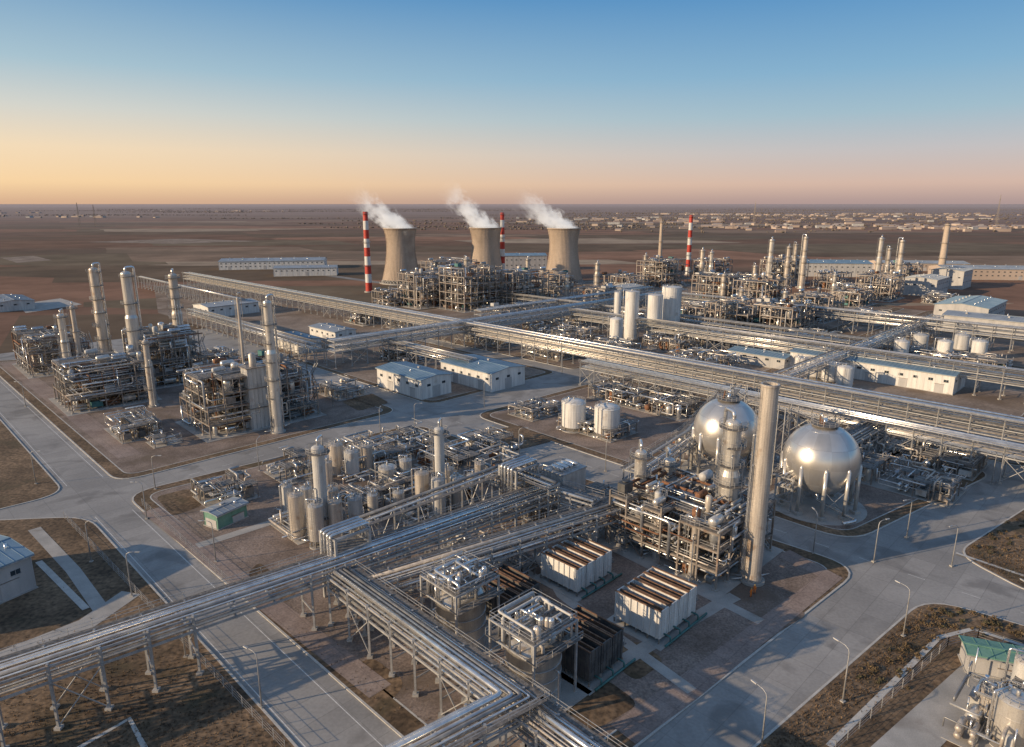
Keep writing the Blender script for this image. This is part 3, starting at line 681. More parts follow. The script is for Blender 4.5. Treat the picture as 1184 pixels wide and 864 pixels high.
# ---------------------------------------------------------------- racks
def onroad(x,y):
    s=(x+y)*R2;t=(y-x)*R2
    return (33.5<s<42.8 and t<400) or (134<s<144 and -20<t<400) or (175.5<t<186 and s<262)
def rack(pts,z,width,tiers=2,seed=0,bay=6.0,drop=2.3,name='pipe_rack',lod=0,walk=True,steel='steel_light',dens=1.0):
    r=random.Random(seed); mb=MB(); o=pts[0]
    P=[V((p[0]-o[0],p[1]-o[1],0)) for p in pts]; n=len(P)
    nor=[]
    for i in range(n):
        e1=(P[i]-P[i-1]).normalized() if i>0 else (P[1]-P[0]).normalized()
        e2=(P[i+1]-P[i]).normalized() if i<n-1 else e1
        n1=V((-e1.y,e1.x,0));n2=V((-e2.y,e2.x,0));m=(n1+n2).normalized(); nor.append(m/max(.5,m.dot(n1)))
    def off(d,zz): return [(P[i].x+nor[i].x*d,P[i].y+nor[i].y*d,zz) for i in range(n)]
    for k in range(tiers):
        zt=z-k*drop; x=-width/2+.35
        while x<width/2-.35:
            rr=r.choice([.11,.15,.2,.27,.36]) if k==0 else r.choice([.1,.14,.18,.25])
            if x+2*rr>width/2-.2: break
            if r.random()<.86*dens: mb.pipe(off(x+rr,zt+.08+rr),rr,r.choice(['silver','silver','silver','silver_b','silver_b','vessel','clad','pipe_dark']),8 if lod==0 else 6)
            x+=2*rr+r.uniform(.12,.45)
        for sd in(-1,1): 
            q=off(sd*width/2,zt-.15)
            for i in range(n-1): mb.beam(q[i],q[i+1],.22,.34,steel)
    if walk:
        for i in range(n-1):
            a=off(width/2+.65,z+.05)
            mb.beam(a[i],a[i+1],.9,.08,'grating')
            b=off(width/2+1.08,z+.09); mb.rail(b[i],b[i+1],steel,1.1,3.0 if lod==0 else 6)
    for i in range(n-1):
        L=(P[i+1]-P[i]).length; k=max(1,round(L/bay)); d=(P[i+1]-P[i]).normalized(); nn=V((-d.y,d.x,0))
        for j in range(k+1):
            if j==0 and i>0: continue
            c=P[i]+d*(L*j/k)
            for t in range(tiers):
                zt=z-t*drop; a=c+nn*(width/2+.3);b=c-nn*(width/2+.3)
                mb.beam((a.x,a.y,zt-.12),(b.x,b.y,zt-.12),.26,.34,steel)
            if onroad(c.x+o[0],c.y+o[1]): continue
            for sd in(-1,1):
                a=c+nn*sd*width/2
                mb.beam((a.x,a.y,0),(a.x,a.y,z+.3),.32,.32,steel)
                mb.box(a.x-.45,a.y-.45,-.05,a.x+.45,a.y+.45,.5,'concrete')
            a=c+nn*width/2;b=c-nn*width/2; zl=z-(tiers-1)*drop-.3
            mb.beam((a.x,a.y,zl*.45),(b.x,b.y,zl*.45),.16,.2,steel)
            if j%2==0: mb.beam((a.x,a.y,zl*.45),(b.x,b.y,zl),.13,.13,steel)
            if j<k and j%4==1:
                e=c+d*(L/k)
                for sd in(-1,1):
                    a=c+nn*sd*width/2;b=e+nn*sd*width/2
                    mb.beam((a.x,a.y,.5),(b.x,b.y,zl),.14,.14,steel); mb.beam((b.x,b.y,.5),(a.x,a.y,zl),.14,.14,steel)
    return mb.obj(name,(o[0],o[1],0))
ZR=10
rack([G(-330,886,ZR),G(392,647,ZR),G(640,562,ZR)],ZR,5.0,2,1)
rack([G(414,676,8.5),G(735,577,8.5)],8.5,4.0,2,2)
rack([G(392,662,9.2),G(592,806,9.2),G(400,905,9.2)],9.2,4.2,2,3)
rack([G(598,812,8.2),G(760,930,8.2)],8.2,4.0,2,4)
rack([G(575,545,9),G(690,580,9)],9,4,2,5); rack([G(640,562,11.5),G(585,540,11.5),G(400,610,11.5)],11.5,3.2,1,6)
rack([W(228,-90),W(226,248),W(222,620)],11.5,8,3,7,bay=8)
rack([W(208,-70),W(207,166)],9.5,6,2,8,bay=7)
rack([W(150,262),W(420,252)],12,8,3,9,bay=8); rack([W(150,272),W(150,420)],9,5,2,10,bay=7)
rack([W(178,200),W(178,262)],9,5,2,12,bay=7); rack([W(238,100),W(430,98)],10,6,2,13,bay=8,lod=1)
rack([W(300,20),W(300,250)],11,7,3,14,bay=8,lod=1); rack([W(400,-70),W(400,250)],12,7,3,15,bay=8,lod=1)
rack([W(262,290),W(430,285)],10,6,2,16,bay=8,lod=1); rack([W(250,-60),W(500,-62)],10,6,2,17,bay=8,lod=1)
rack([W(330,100),W(330,380)],10,6,2,18,bay=8,lod=1); rack([W(190,440),W(190,640)],9,4,1,19,bay=8,lod=1)
rack([G(730,545,9),G(800,500,9),G(850,445,9)],9,4,2,20,lod=0); rack([W(150,60),W(208,58)],8,4,2,21)
for (u,v,h) in ((400,632,13.5),(600,556,14)):
    mb=MB()
    for x in(-3.4,3.4):
        for y in(-2.6,2.6): mb.box(x-.22,y-.22,0,x+.22,y+.22,h,'steel_light')
    for z in(h-.4,h-3.2):
        for y in(-2.6,2.6): mb.box(-3.4,y-.2,z,3.4,y+.2,z+.4,'steel_light')
        for x in(-3.4,3.4): mb.box(x-.2,-2.4,z,x+.2,2.4,z+.38,'steel_light')
    for q in(-1.6,-.6,.5,1.5): mb.pipe([(-3.8,q,3),(-3.8,q,h+.5),(3.9,q,h+.5),(3.9,q,6)],.28,'silver' if q<0 else 'silver_b',10)
    mb.box(-3.3,-2.5,h-3,3.3,2.5,h-2.9,'grating'); mb.obj('pipe_portal_frame',G(u,v,10),YA)
mb=MB(); mb.box(-4,-3,.2,4,3,10.5,'offwhite'); mb.box(-4.2,-3.2,10.5,4.2,3.2,10.8,'steel_light'); mb.rail((-4.1,-3.1,10.8),(4.1,-3.1,10.8)); mb.rail((-4.1,-3.1,10.8),(-4.1,3.1,10.8))
for i in range(7): mb.box(-4.07,-2.8+i*.9,.5,-4.0,-2.7+i*.9,10.2,'steel_light')
for i in range(4): mb.hves((-2.5+i*1.6,-1.5,11.4),(-2.5+i*1.6,1.5,11.4),.5,'silver')
mb.obj('clad_equipment_housing',G(652,590),YA)

# ---------------------------------------------------------------- cooling towers, stacks, steam
def cooling_tower(pos):
    mb=MB(); H=48; n=72;pr=[];k=26
    def rad(z):
        zt=35
        return 12.6*math.sqrt(1+((z-zt)/(33.0 if z<zt else 22.0))**2)
    for i in range(k+1):
        z=3.4+(H-3.4)*i/k; pr.append((rad(z),z))
    pr+= [(rad(H)+.45,H),(rad(H)+.45,H+.8),(rad(H)-.5,H+.8)]
    for i in range(k,-1,-2):
        z=3.4+(H-3.4)*i/k; pr.append((rad(z)-.7,z))
    pr.append(pr[0])
    mb.lathe(0,0,pr,'tower_conc',n)
    for i in range(72):
        a=2*math.pi*i/72
        for q in range(0,k,2):
            z0=3.4+(H-3.4)*q/k;z1=3.4+(H-3.4)*(q+2)/k
            mb.beam(((rad(z0)+.05)*math.cos(a),(rad(z0)+.05)*math.sin(a),z0),((rad(z1)+.05)*math.cos(a),(rad(z1)+.05)*math.sin(a),z1),.22,.22,'tower_conc')
    rb=rad(3.4)-.3
    for i in range(36):
        a=2*math.pi*i/36;b=2*math.pi*(i+1)/36
        mb.beam(((rb+1.6)*math.cos(a),(rb+1.6)*math.sin(a),0),(rb*math.cos(b),rb*math.sin(b),3.5),.5,.5,'concrete')
        mb.beam(((rb+1.6)*math.cos(b),(rb+1.6)*math.sin(b),0),(rb*math.cos(a),rb*math.sin(a),3.5),.5,.5,'concrete')
    mb.lathe(0,0,[(rb+3,-.05),(rb+3,1.0),(rb+2.6,1.0),(rb+2.6,.3),(.01,.3)],'concrete',48,smooth=False)
    mb.ringrail(0,0,rad(H)+.2,H+.8,'steel_light',36)
    return mb.obj('cooling_tower',pos)
def steam_mat():
    m=bpy.data.materials.new('steam'); m.use_nodes=True; nt=m.node_tree;N=nt.nodes;L=nt.links
    N.remove(N['Principled BSDF']); out=N['Material Output']
    tc=N.new('ShaderNodeTexCoord'); sp=N.new('ShaderNodeSeparateXYZ'); L.new(tc.outputs['Object'],sp.inputs[0])
    def mth(op,a,b=None,c=None):
        x=N.new('ShaderNodeMath'); x.operation=op
        for i,q in enumerate((a,b,c)):
            if q is None: continue
            if isinstance(q,(int,float)): x.inputs[i].default_value=q
            else: L.new(q,x.inputs[i])
        return x.outputs[0]
    oi=N.new('ShaderNodeObjectInfo')
    mp=N.new('ShaderNodeMapping'); mp.inputs['Scale'].default_value=(4.6,1.6,1.6); L.new(tc.outputs['Object'],mp.inputs['Vector'])
    cb=N.new('ShaderNodeCombineXYZ'); L.new(mth('MULTIPLY',oi.outputs['Random'],40.0),cb.inputs[0]); L.new(cb.outputs[0],mp.inputs['Location'])
    n=N.new('ShaderNodeTexNoise'); n.inputs['Scale'].default_value=1.35; n.inputs['Detail'].default_value=3; n.inputs['Roughness'].default_value=.58; L.new(mp.outputs[0],n.inputs['Vector'])
    x=sp.outputs[0]
    r=mth('SQRT',mth('ADD',mth('MULTIPLY',sp.outputs[1],sp.outputs[1]),mth('MULTIPLY',sp.outputs[2],sp.outputs[2])))
    R=mth('ADD',.60,mth('MULTIPLY',x,.10))
    f=mth('SUBTRACT',1.0,mth('DIVIDE',r,R))
    nn=mth('MULTIPLY',mth('SUBTRACT',n.outputs['Fac'],.50),mth('ADD',2.1,mth('MULTIPLY',x,4.4)))
    d=mth('ADD',f,nn); d=mth('MINIMUM',mth('MAXIMUM',mth('MULTIPLY',d,2.0),0.0),1.0)
    fall=mth('POWER',mth('MAXIMUM',mth('SUBTRACT',1.0,x),0.0),2.1)
    dens=mth('MULTIPLY',mth('MULTIPLY',d,fall),.26)
    vs=N.new('ShaderNodeVolumePrincipled'); vs.inputs['Color'].default_value=(1,1,1,1); vs.inputs['Anisotropy'].default_value=0
    vs.inputs['Emission Color'].default_value=(1,.94,.88,1); L.new(mth('MULTIPLY',dens,.38),vs.inputs['Emission Strength'])  # added glow brightens the plume, in place of multiple scattering
    L.new(dens,vs.inputs['Density']); L.new(vs.outputs[0],out.inputs['Volume']); MATS['steam']=m
steam_mat()
for (u,vb),ry in zip(((465,327),(562,325),(651,327)),(-37,-43,-34)):
    p=G(u,vb); cooling_tower(p)
    mb=MB(); mb.tube([(-.12,0,0),(0,0,0),(1,0,0)],[.7,.9,.9],'steam',20)
    o=mb.obj('steam_plume',(p[0]+2,p[1],47))
    o.scale=(58,18,14); o.rotation_euler=(0,math.radians(ry),math.radians(178))
def striped_stack(pos,r,h,bands=8,plain=False):
    mb=MB();mb.lathe(0,0,[(r*1.9,0),(r*1.9,1),(.01,1)],'concrete',20,smooth=False)
    pr=[];ms=[]
    for i in range(bands+1):
        t=i/bands; pr.append((r*(1.35-.4*t),.9+(h-.9)*t))
        if i<bands: ms.append('tower_conc' if plain else ('red' if (bands-1-i)%2==0 else 'white'))
    pr+=[(r*.78,h),(r*.78,h-4),(.01,h-4)]; ms+=['dark','dark','dark']
    mb.lathe(0,0,pr,'white',20,ms=ms)
    for z in (h*.97,h*.62,h*.33):
        rr=r*(1.35-.4*z/h); mb.lathe(0,0,[(rr,z),(rr+1,z),(rr+1,z+.15),(rr,z+.15)],'grating',16,smooth=False); mb.ringrail(0,0,rr+.95,z+.15,'steel_light',12)
    for o in(-.25,.25): mb.beam((-r*1.4-.2,o,1),(-r*.98-.2,o,h),.08,.08,'steel_light')
    mb.obj('striped_chimney' if not plain else 'chimney',pos)
for u,vb,vt,rp,b in ((427,338,245,2.8,9),(581,322,246,2.3,9),(795,318,249,2.1,8)):
    x,y=G(u,vb); striped_stack((x,y),rp*math.hypot(y,70)/FP,HT(vt,y),b)
for u,vb,vt,rp in ((1087,318,259,3),(762,318,256,1.8)):
    x,y=G(u,vb); striped_stack((x,y),rp*math.hypot(y,70)/FP,HT(vt,y),8,True)

# ---------------------------------------------------------------- far process units
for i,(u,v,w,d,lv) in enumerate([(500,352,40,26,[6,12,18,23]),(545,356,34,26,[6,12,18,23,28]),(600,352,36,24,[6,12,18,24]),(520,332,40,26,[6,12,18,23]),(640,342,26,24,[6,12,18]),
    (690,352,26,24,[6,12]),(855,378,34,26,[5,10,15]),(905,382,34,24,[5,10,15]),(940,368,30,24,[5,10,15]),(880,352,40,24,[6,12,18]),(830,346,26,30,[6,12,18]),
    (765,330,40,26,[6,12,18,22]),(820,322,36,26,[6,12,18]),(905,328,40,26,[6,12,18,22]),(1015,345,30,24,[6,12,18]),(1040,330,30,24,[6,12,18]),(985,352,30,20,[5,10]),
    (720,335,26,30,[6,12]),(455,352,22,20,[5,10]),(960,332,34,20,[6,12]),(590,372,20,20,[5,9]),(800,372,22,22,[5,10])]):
    structure(G(u,v),w,d,lv,200+i,lod=1,bx=6,by=6,drop=.5,fill=.65,steel='steel_haze')  # far frames take the steel with haze in its colour
cl=[(888,330,278,3.2),(908,332,286,2.6),(926,334,275,3),(916,330,283,2),(1012,335,276,3),(1022,338,288,2.4),(1036,335,279,3.2),(810,330,290,3),(820,335,292,2.4),(540,345,300,3),(500,345,308,2.6),(690,335,305,3),
    (655,350,320,2.5),(870,345,308,2.6),(745,330,296,2.4),(610,345,300,2.6),(962,350,318,2.4),(520,350,312,2.2),(835,350,318,3),(855,368,336,3),(905,372,338,3)]
for i,(u,vb,vt,rp) in enumerate(cl): colpx(u,vb,vt,rp,300+i,m='clad' if i%4 else 'vessel',nplat=4,lod=1)
for i,(u,v) in enumerate([(560,385),(620,382),(700,410),(835,395),(880,402),(940,398),(780,402),(670,372),(1000,372),(730,352),(430,372),(480,378),(1090,350),(980,338),(860,325),(660,392),(810,425)]):
    skid(G(u,v),26,22,400+i,7,lod=1,dens=.9)

# ---------------------------------------------------------------- buildings
def building(name,pos,w,d,h,rot,roof='roof_grey',wall='white',win=True,gable=.06,vents=3,doors=1,seed=0):
    r=random.Random(seed)
    e=bpy.data.objects.new(name,None); scene.collection.objects.link(e); e.location=(pos[0],pos[1],0); e.rotation_euler=(0,0,rot)
    mb=MB(); mb.box(-w/2-.3,-d/2-.3,-.05,w/2+.3,d/2+.3,.3,'concrete'); mb.obj('plinth',parent=e)
    mb=MB(); rg=h+d*gable
    mb.box(-w/2,-d/2,.3,w/2,d/2,h,wall)
    for s in(-1,1):
        x=s*w/2; mb.poly([(x,-d/2,h),(x,d/2,h),(x,0,rg)][::s],wall)
    k=max(2,int(w/6))
    for i in range(k+1):
        x=-w/2+w*i/k
        for s in(-1,1): mb.box(x-.1,s*d/2-.06 if s<0 else d/2+.002,.3,x+.1,-d/2-.002 if s<0 else d/2+.06,h-.1,wall)
    mb.obj('walls',parent=e)
    mb=MB(); o=.5
    for s in(-1,1):
        a=(-w/2-o,s*(d/2+o),h+.02-o*gable*2);b=(w/2+o,s*(d/2+o),h+.02-o*gable*2);c=(w/2+o,0,rg+.02);dd=(-w/2-o,0,rg+.02)
        P=[a,b,c,dd];U=[(p[0],p[1],p[2]+.18) for p in P]
        if s>0: P=P[::-1];U=U[::-1]
        mb.hexa(P+U,roof)
        kk=int(w/1.5)
        for i in range(kk+1):
            x=-w/2-o+(w+2*o)*i/kk
            mb.beam((x,s*(d/2+o),h+.22-o*gable*2),(x,s*.05,rg+.22),.08,.09,roof)
    mb.box(-w/2-o,-.25,rg+.19,w/2+o,.25,rg+.3,roof)
    for s in(-1,1): mb.box(-w/2-o,s*(d/2+o)-.12,h-.25,w/2+o,s*(d/2+o)+.12,h-.05,'steel_light')
    mb.obj('roof',parent=e)
    mb=MB()
    for i in range(vents):
        x=-w/2+w*(i+.5)/max(1,vents); y=d*.2
        mb.box(x-.5,y-.4,h,x+.5,y+.4,rg+.5,'steel_light'); mb.cyl((x+2,-y,h),(x+2,-y,rg+.7),.25,'silver',10)
    if vents: mb.obj('roof_vents',parent=e)
    if win:
        mb=MB()
        for s in(-1,1):
            k=max(2,int(w/5))
            for i in range(k):
                x=-w/2+w*(i+.5)/k
                for z in ([h*.62] if h<9 else [h*.35,h*.7]):
                    y=s*d/2
                    mb.box(x-.8,min(y,y+s*.05),z,x+.8,max(y,y+s*.05),z+.9,'glass'); mb.box(x-.9,min(y,y+s*.12),z-.12,x+.9,max(y,y+s*.12),z-.0,'steel_light')
                    mb.box(x-.04,min(y,y+s*.08),z,x+.04,max(y,y+s*.08),z+.9,'steel_light')
        for s in(-1,1):
            k=max(1,int(d/6))
            for i in range(k):
                y=-d/2+d*(i+.5)/k;x=s*w/2
                mb.box(min(x,x+s*.05),y-.8,h*.62,max(x,x+s*.05),y+.8,h*.62+.9,'glass')
        mb.obj('windows',parent=e)
    mb=MB()
    for i in range(doors):
        x=-w/2+w*(i+.5)/doors+1.5
        mb.box(x-1.5,-d/2-.09,.3,x+1.5,-d/2-.003,min(h*.5,3.6),'wall_grey'); mb.box(x-1.7,-d/2-.13,min(h*.5,3.6),x+1.7,-d/2-.003,min(h*.5,3.6)+.15,'steel')
    for s in(-1,1):
        x=s*w/2; mb.box(min(x,x+s*.09),-1.8,.3,max(x,x+s*.09),1.8,min(h*.6,4.5),'wall_grey')
    mb.obj('doors',parent=e)
    return e
AR=math.radians(45);BR=math.radians(135)
building('white_warehouse',(-38,255),28,14,7.5,BR-math.pi,'roof_blue','white',seed=1,doors=2,vents=1)
building('white_warehouse',(-12,267),30,18,7.5,BR-math.pi,'roof_blue','white',seed=2,doors=2,vents=1)
building('white_workshop',G(345,403),24,12,6,BR-math.pi,'roof_blue','white',seed=3)
building('white_workshop',G(385,392),26,12,6,BR-math.pi,'roof_grey','white',seed=4)
building('long_warehouse',G(1008,436),62,18,7.5,BR-math.pi,'roof_blue','white',seed=5,doors=5,vents=3)
building('distant_warehouse',G(263,363),34,20,7,AR*1.1,'roof_grey','white',seed=6)
building('distant_warehouse',G(318,310),110,34,9,math.radians(10),'roof_grey','white',seed=7,vents=8,doors=6)
building('distant_warehouse',G(355,318),60,24,8,math.radians(10),'roof_grey','white',seed=8)
building('distant_warehouse',G(12,356),40,22,6,BR,'roof_grey','offwhite',seed=9)
building('distant_warehouse',G(1120,368),50,28,10,AR,'roof_blue','wall_grey',seed=10,vents=6)
building('distant_warehouse',G(1165,385),60,22,8,BR,'roof_grey','wall_grey',seed=11)
building('distant_warehouse',G(1068,340),34,24,13,AR,'roof_grey','wall_grey',seed=12)
building('distant_warehouse',G(1098,332),30,24,15,AR,'roof_grey','wall_grey',seed=13)
building('distant_warehouse',G(1165,322),130,34,10,math.radians(-8),'roof_grey','town_wall',seed=14,vents=7)
building('distant_warehouse',G(945,318),90,34,13,math.radians(-8),'roof_blue','offwhite',seed=15,vents=7)
building('distant_warehouse',G(1060,312),90,30,8,math.radians(-8),'roof_grey','town_wall',seed=16)
building('distant_warehouse',G(720,345),26,18,9,AR,'roof_grey','wall_grey',seed=17)
building('distant_warehouse',G(598,312),60,28,16,0.1,'roof_blue','wall_grey',seed=18)
building('control_building',G(880,420),26,12,5,BR-math.pi,'roof_blue','wall_grey',seed=19)
building('grey_warehouse',G(-62,700),22,16,7.0,math.radians(60),'roof_blue','wall_grey',seed=20,doors=2)
building('green_switchgear_shed',G(262,603),7.5,4.6,3.6,AR+.25,'roof_grey','green',seed=21,vents=1,doors=1,win=False)
building('small_pump_house',G(1148,775),8,4,3.4,math.radians(-20),'green','wall_grey',seed=22,vents=0,win=False)
tankpx(1165,862,808,17,501,m='vessel',legs=1.5); tankpx(1140,835,800,9,502,m='clad'); tankpx(1180,812,765,12,503,m='offwhite'); tankpx(1200,850,800,16,504,m='clad')
skid(G(1175,850),16,14,505,6)

# ---------------------------------------------------------------- lamps
mb=MB(); mb.box(-.3,-.3,0,.3,.3,.3,'concrete'); mb.tube([(0,0,.2),(0,0,8.2),(.15,0,8.7),(.7,0,9.0),(2.0,0,9.1)],[.13,.08,.07,.06,.05],'steel_light',8)
mb.hexa([(1.7,-.17,9.02),(2.6,-.14,9.08),(2.6,.14,9.08),(1.7,.17,9.02),(1.7,-.14,9.16),(2.6,-.1,9.16),(2.6,.1,9.16),(1.7,.14,9.16)],'steel_light'); mb.box(1.85,-.12,9.0,2.5,.12,9.035,'line')
lamp=mb.obj('street_lamp',G(1044,736),math.radians(120))
for u,v,a in ((974,812,120),(880,868,120),(1048,622,200),(1146,560,200),(303,818,150),(153,690,0),(106,650,0),(215,760,0),(42,560,0),(180,566,0),(250,650,180),(170,600,180),(300,545,90),(440,505,90),(480,498,0),
    (600,530,0),(560,470,0),(700,545,0),(880,590,0),(1184,735,100),(1010,650,20),(650,432,0),(1100,655,200),(940,640,90),(30,470,180),(385,470,0)):
    inst(lamp,G(u,v),math.radians(a))
def fence(pts,h=1.8,step=3):
    mb=MB();o=pts[0]
    for i in range(len(pts)-1):
        a=V((pts[i][0]-o[0],pts[i][1]-o[1],.1));b=V((pts[i+1][0]-o[0],pts[i+1][1]-o[1],.1));k=int((b-a).length/step)
        for j in range(k+1):
            p=a.lerp(b,j/k); mb.beam(p,p+V((0,0,h)),.09,.09,'steel_light')
        for z in(.3,.8,1.3,1.75): mb.beam(a+V((0,0,z)),b+V((0,0,z)),.03,.03,'steel_light')
    mb.obj('wire_fence',(o[0],o[1],0))
fence(gp([(75,600),(330,870)])); fence(gp([(965,870),(1095,748),(1130,738),(1250,780)])); fence(gp([(165,585),(290,700)]))
# ---------------------------------------------------------------- workers
def worker(pos,rot):
    mb=MB()
    for s in(-1,1):
        mb.tube([(s*.10,0,.95),(s*.12,.03,.5),(s*.13,0,.08)],[.10,.075,.055],'orange',8); mb.tube([(s*.13,-.03,.05),(s*.13,.18,.04)],[.06,.045],'dark',8)
        mb.tube([(s*.19,0,1.45),(s*.27,.02,1.17),(s*.25,.15,.93)],[.07,.055,.04],'orange',8); mb.tube([(s*.25,.15,.93),(s*.25,.2,.84)],[.04,.03],'skin',6)
    mb.tube([(0,0,.88),(0,0,1.1),(0,0,1.38),(0,0,1.5),(0,.01,1.58)],[.15,.14,.19,.12,.055],'orange',12)
    mb.tube([(0,.01,1.56),(0,.02,1.62),(0,.02,1.7),(0,.01,1.76)],[.05,.085,.1,.08],'skin',10); mb.tube([(0,.01,1.7),(0,.01,1.78),(0,.01,1.83)],[.13,.11,.04],'yellow',10)
    mb.obj('worker',(pos[0],pos[1],.15),rot)
worker(G(868,691),.5); worker(G(872,687),2.5)
# ---------------------------------------------------------------- vegetation
def on_verge(x,y): return any(inside(x,y,P) for P in ISL)
def shrubs(name,area_fn,n,seed,m=('leaf','leaf_green'),size=(.5,1.3),q=45):
    r=random.Random(seed);mb=MB()
    for i in range(n):
        x,y=area_fn(r); s=r.uniform(*size)
        if not on_verge(x,y): continue
        mm=r.choice(m)
        mb.tube([(x,y,0),(x+.1,y,s*.8)],[.05,.02],'rust',4)
        for j in range(q):
            a=r.uniform(0,6.28);e=r.uniform(-.1,1.4);d=s*(r.random()**.45)
            c=V((x+math.cos(a)*math.cos(e)*d,y+math.sin(a)*math.cos(e)*d,.15+abs(math.sin(e))*d*.8))
            u=V((r.gauss(0,1),r.gauss(0,1),r.gauss(0,1))).normalized();w=u.orthogonal().normalized();z=r.uniform(.08,.19)
            mb.poly([c-u*z-w*z*.6,c+u*z-w*z*.4,c+u*z*.7+w*z*.6,c-u*z*.6+w*z*.5],mm)
    mb.obj(name)
def along(pts,spread):
    def f(r):
        i=r.randrange(len(pts)-1);t=r.random();a=pts[i];b=pts[i+1]
        return (a[0]+(b[0]-a[0])*t+r.gauss(0,spread),a[1]+(b[1]-a[1])*t+r.gauss(0,spread))
    return f
shrubs('dry_shrubs',along(gp([(1000,800),(1080,718),(1130,712),(1210,735)]),2.2),110,1,m=('leaf','leaf','leaf_green'),size=(.3,.95))
shrubs('dry_shrubs',along(gp([(1130,640),(1184,605)]),2.5),40,2,m=('leaf','leaf','leaf_green'),size=(.3,.8))
def tufts(name,fn,n,seed):
    r=random.Random(seed);mb=MB()
    for i in range(n):
        x,y=fn(r)
        if not on_verge(x,y): continue
        for j in range(4):
            a=r.uniform(0,6.28);h=r.uniform(.1,.32);w=.07;dx=math.cos(a);dy=math.sin(a)
            mb.poly([(x-dy*w,y+dx*w,.1),(x+dy*w,y-dx*w,.1),(x+dx*.2,y+dy*.2,.1+h)],'grass')
    mb.obj(name)
tufts('dry_grass',along(gp([(0,850),(330,900)]),12),5000,3)
tufts('dry_grass',along(gp([(1150,660),(1184,640)]),5),1200,8); tufts('dry_grass',along(gp([(900,870),(1080,710)]),2),2000,9)
r=random.Random(5);mb=MB()
def blob(x,y,s):
    for k in range(4):
        cx=x+r.uniform(-.5,.5)*s;cy=y+r.uniform(-.5,.5)*s;cz=s*r.uniform(.2,.5);q=s*r.uniform(.3,.5)
        P=[V((cx+q*r.uniform(.7,1.2),cy,cz)),V((cx,cy+q*r.uniform(.7,1.2),cz)),V((cx-q*r.uniform(.7,1.2),cy,cz)),V((cx,cy-q*r.uniform(.7,1.2),cz)),V((cx,cy,cz+q*r.uniform(.5,.9))),V((cx,cy,cz-q))]
        o=len(mb.v); mb.v.extend(tuple(p) for p in P)
        for t in((0,1,4),(1,2,4),(2,3,4),(3,0,4),(1,0,5),(2,1,5),(3,2,5),(0,3,5)): mb.face((o+t[0],o+t[1],o+t[2]),'far_tree')
for k in range(65):
    y=r.uniform(1900,9000);x=r.uniform(-.8,.8)*y;L=r.uniform(200,900)*(1+y/5000);a=r.choice([.05,-.08])+r.uniform(-.05,.05)
    n=int(L/12)
    for i in range(n):
        if r.random()<.85: blob(x+math.cos(a)*(i-n/2)*12+r.uniform(-6,6),y+math.sin(a)*(i-n/2)*12+r.uniform(-6,6),r.uniform(4,8))
for k in range(700):
    y=r.uniform(1700,5500); blob(r.uniform(.05,.85)*y,y,r.uniform(4,8))
mb.obj('distant_trees')
mb=MB();r=random.Random(9)
cent=[(r.uniform(.15,.85),1700+3200*r.random()) for k in range(24)]+[(r.uniform(-.8,0),r.uniform(3500,6500)) for k in range(4)]
for k in range(440):
    cx,cy=r.choice(cent); y=cy+r.gauss(0,110);x=cx*cy+r.gauss(0,240)
    if y<1400: continue
    w=r.uniform(9,44);d=r.uniform(8,20);h=r.uniform(2.8,7.5);a=r.uniform(-.35,.15)+r.choice([0,0,math.pi/2])
    c,s=math.cos(a),math.sin(a)
    def T(px,py,pz): return (x+px*c-py*s,y+px*s+py*c,pz)
    mm=r.choice(['town_wall','town_wall','town_wall','offwhite','town_roof'])
    mb.hexa([T(-w/2,-d/2,0),T(w/2,-d/2,0),T(w/2,d/2,0),T(-w/2,d/2,0),T(-w/2,-d/2,h),T(w/2,-d/2,h),T(w/2,d/2,h),T(-w/2,d/2,h)],mm)
    g=h+d*.16; mb.poly([T(-w/2-.5,-d/2-.5,h),T(w/2+.5,-d/2-.5,h),T(w/2+.5,0,g),T(-w/2-.5,0,g)],'town_roof');mb.poly([T(w/2+.5,d/2+.5,h),T(-w/2-.5,d/2+.5,h),T(-w/2-.5,0,g),T(w/2+.5,0,g)],'town_roof')
mb.obj('distant_town')
def mast(pos,h):
    mb=MB()
    n=int(h/6)
    for i in range(n):
        a=2.4*(1-i/n)+.3;b=2.4*(1-(i+1)/n)+.3;z0=i*6;z1=z0+6
        for sx,sy in((-1,-1),(1,-1),(1,1),(-1,1)):
            mb.beam((sx*a,sy*a,z0),(sx*b,sy*b,z1),.35,.35,'steel'); mb.beam((sx*a,sy*a,z0),(-sy*b,sx*b,z1),.25,.25,'steel')
    mb.obj('lattice_mast',pos)
mast((1490,2150),100); mast((-1300,2100),75); mast((-1270,2130),70); mast((900,2600),80)
for k,(l,m) in enumerate([([(100,280),(210,276),(300,279),(200,282)],'yard'),([(0,298),(40,296),(60,301),(20,304)],'yard'),([(20,352),(70,345),(95,352),(30,362)],'concrete')]):
    mb=MB(); p=gp(l)
    if area(p)<0:p=p[::-1]
    mb.poly([(x,y,-.04+.003*k) for x,y in p],m); mb.obj('field')

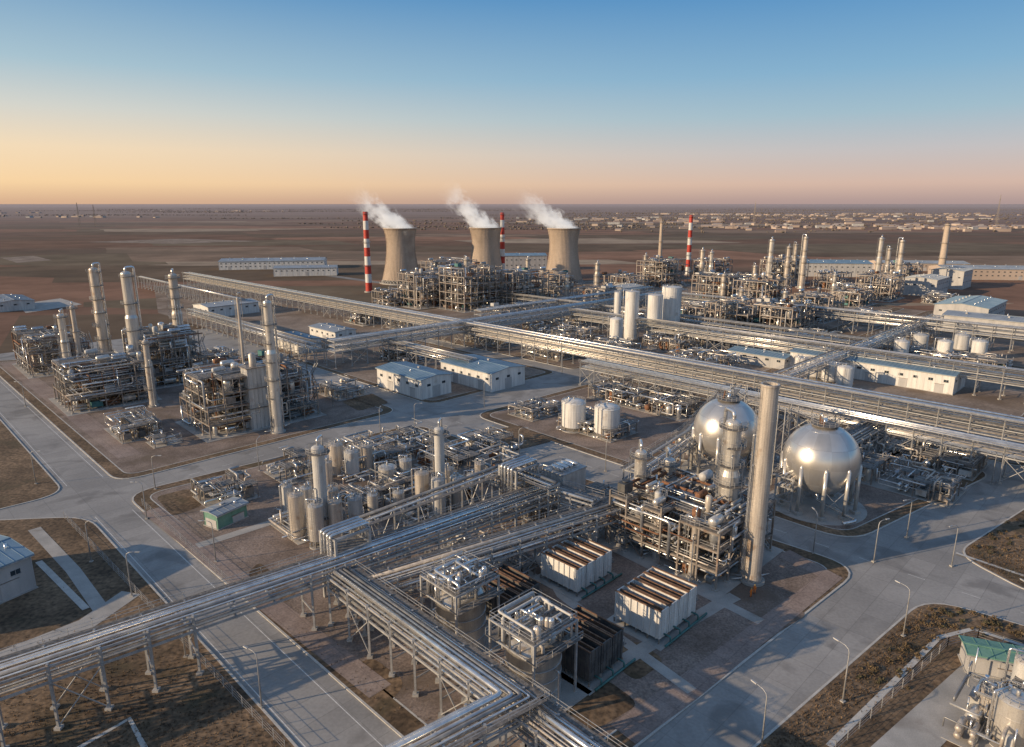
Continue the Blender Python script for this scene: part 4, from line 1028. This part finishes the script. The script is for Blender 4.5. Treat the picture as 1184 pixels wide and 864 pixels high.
# ---------------------------------------------------------------- light, sky, camera
EL=math.radians(15.5); AZ=math.radians(-109)
sd=V((math.sin(AZ)*math.cos(EL),math.cos(AZ)*math.cos(EL),math.sin(EL)))
sun=bpy.data.lights.new('sun','SUN'); sun.energy=5.0; sun.angle=math.radians(.5); sun.color=(1,.75,.48)
so=bpy.data.objects.new('sun',sun); scene.collection.objects.link(so); so.rotation_euler=sd.to_track_quat('Z','Y').to_euler()
w=bpy.data.worlds.new('World'); scene.world=w; w.use_nodes=True; nt=w.node_tree; N=nt.nodes; L=nt.links
sk=N.new('ShaderNodeTexSky'); sk.sky_type='NISHITA'; sk.sun_disc=False; sk.sun_elevation=EL; sk.sun_rotation=AZ
sk.air_density=1.0; sk.dust_density=1.0; sk.ozone_density=2.0; sk.altitude=50
STR=.12
bg=N['Background']; bg.inputs[1].default_value=STR
def lin(c): return tuple(((x/255)/12.92 if x/255<=.04045 else ((x/255+.055)/1.055)**2.4) for x in c)
tc=N.new('ShaderNodeTexCoord'); sp=N.new('ShaderNodeSeparateXYZ'); L.new(tc.outputs['Generated'],sp.inputs[0])
mz=N.new('ShaderNodeMapRange'); mz.inputs[1].default_value=-.02; mz.inputs[2].default_value=.98; L.new(sp.outputs[2],mz.inputs[0])
def ramp(stops):
    cr=N.new('ShaderNodeValToRGB'); el=cr.color_ramp.elements
    el[0].position=stops[0][0];el[0].color=(*lin(stops[0][1]),1); el[1].position=stops[-1][0];el[1].color=(*lin(stops[-1][1]),1)
    for p,c in stops[1:-1]:
        e=el.new(p);e.color=(*lin(c),1)
    L.new(mz.outputs[0],cr.inputs[0]); return cr
ra=ramp([(0,(205,168,140)),(.022,(222,180,146)),(.045,(254,216,166)),(.085,(250,223,186)),(.13,(218,216,206)),(.18,(172,198,210)),(.275,(106,156,198)),(.42,(112,148,190)),(1,(120,138,166))])
rb=ramp([(0,(165,144,144)),(.022,(178,153,151)),(.045,(214,182,168)),(.085,(196,190,192)),(.13,(160,188,203)),(.18,(130,175,206)),(.275,(82,144,197)),(.42,(98,138,186)),(1,(114,134,165))])
dt=N.new('ShaderNodeVectorMath'); dt.operation='DOT_PRODUCT'; dt.inputs[1].default_value=(math.sin(AZ),math.cos(AZ),0); L.new(tc.outputs['Generated'],dt.inputs[0])
mr=N.new('ShaderNodeMapRange'); mr.interpolation_type='SMOOTHSTEP'; mr.inputs[1].default_value=-.85; mr.inputs[2].default_value=.42; L.new(dt.outputs['Value'],mr.inputs[0])
mc=N.new('ShaderNodeMix'); mc.data_type='RGBA'; L.new(mr.outputs[0],mc.inputs[0]); L.new(rb.outputs[0],mc.inputs[6]); L.new(ra.outputs[0],mc.inputs[7])
sc=N.new('ShaderNodeVectorMath'); sc.operation='SCALE'; sc.inputs['Scale'].default_value=1/STR; L.new(mc.outputs[2],sc.inputs[0])
fx=N.new('ShaderNodeMix'); fx.data_type='RGBA'; fx.inputs[0].default_value=.92; L.new(sk.outputs[0],fx.inputs[6]); L.new(sc.outputs[0],fx.inputs[7])
L.new(fx.outputs[2],bg.inputs[0])
cam=bpy.data.cameras.new('camera'); cam.lens=24; cam.sensor_width=36; cam.clip_end=200000; cam.clip_start=.5
co=bpy.data.objects.new('camera',cam); scene.collection.objects.link(co); co.location=(0,0,CAMH); co.rotation_euler=(math.radians(90-14),0,0)
scene.camera=co
print('faces',sum(len(m.polygons) for m in bpy.data.meshes))
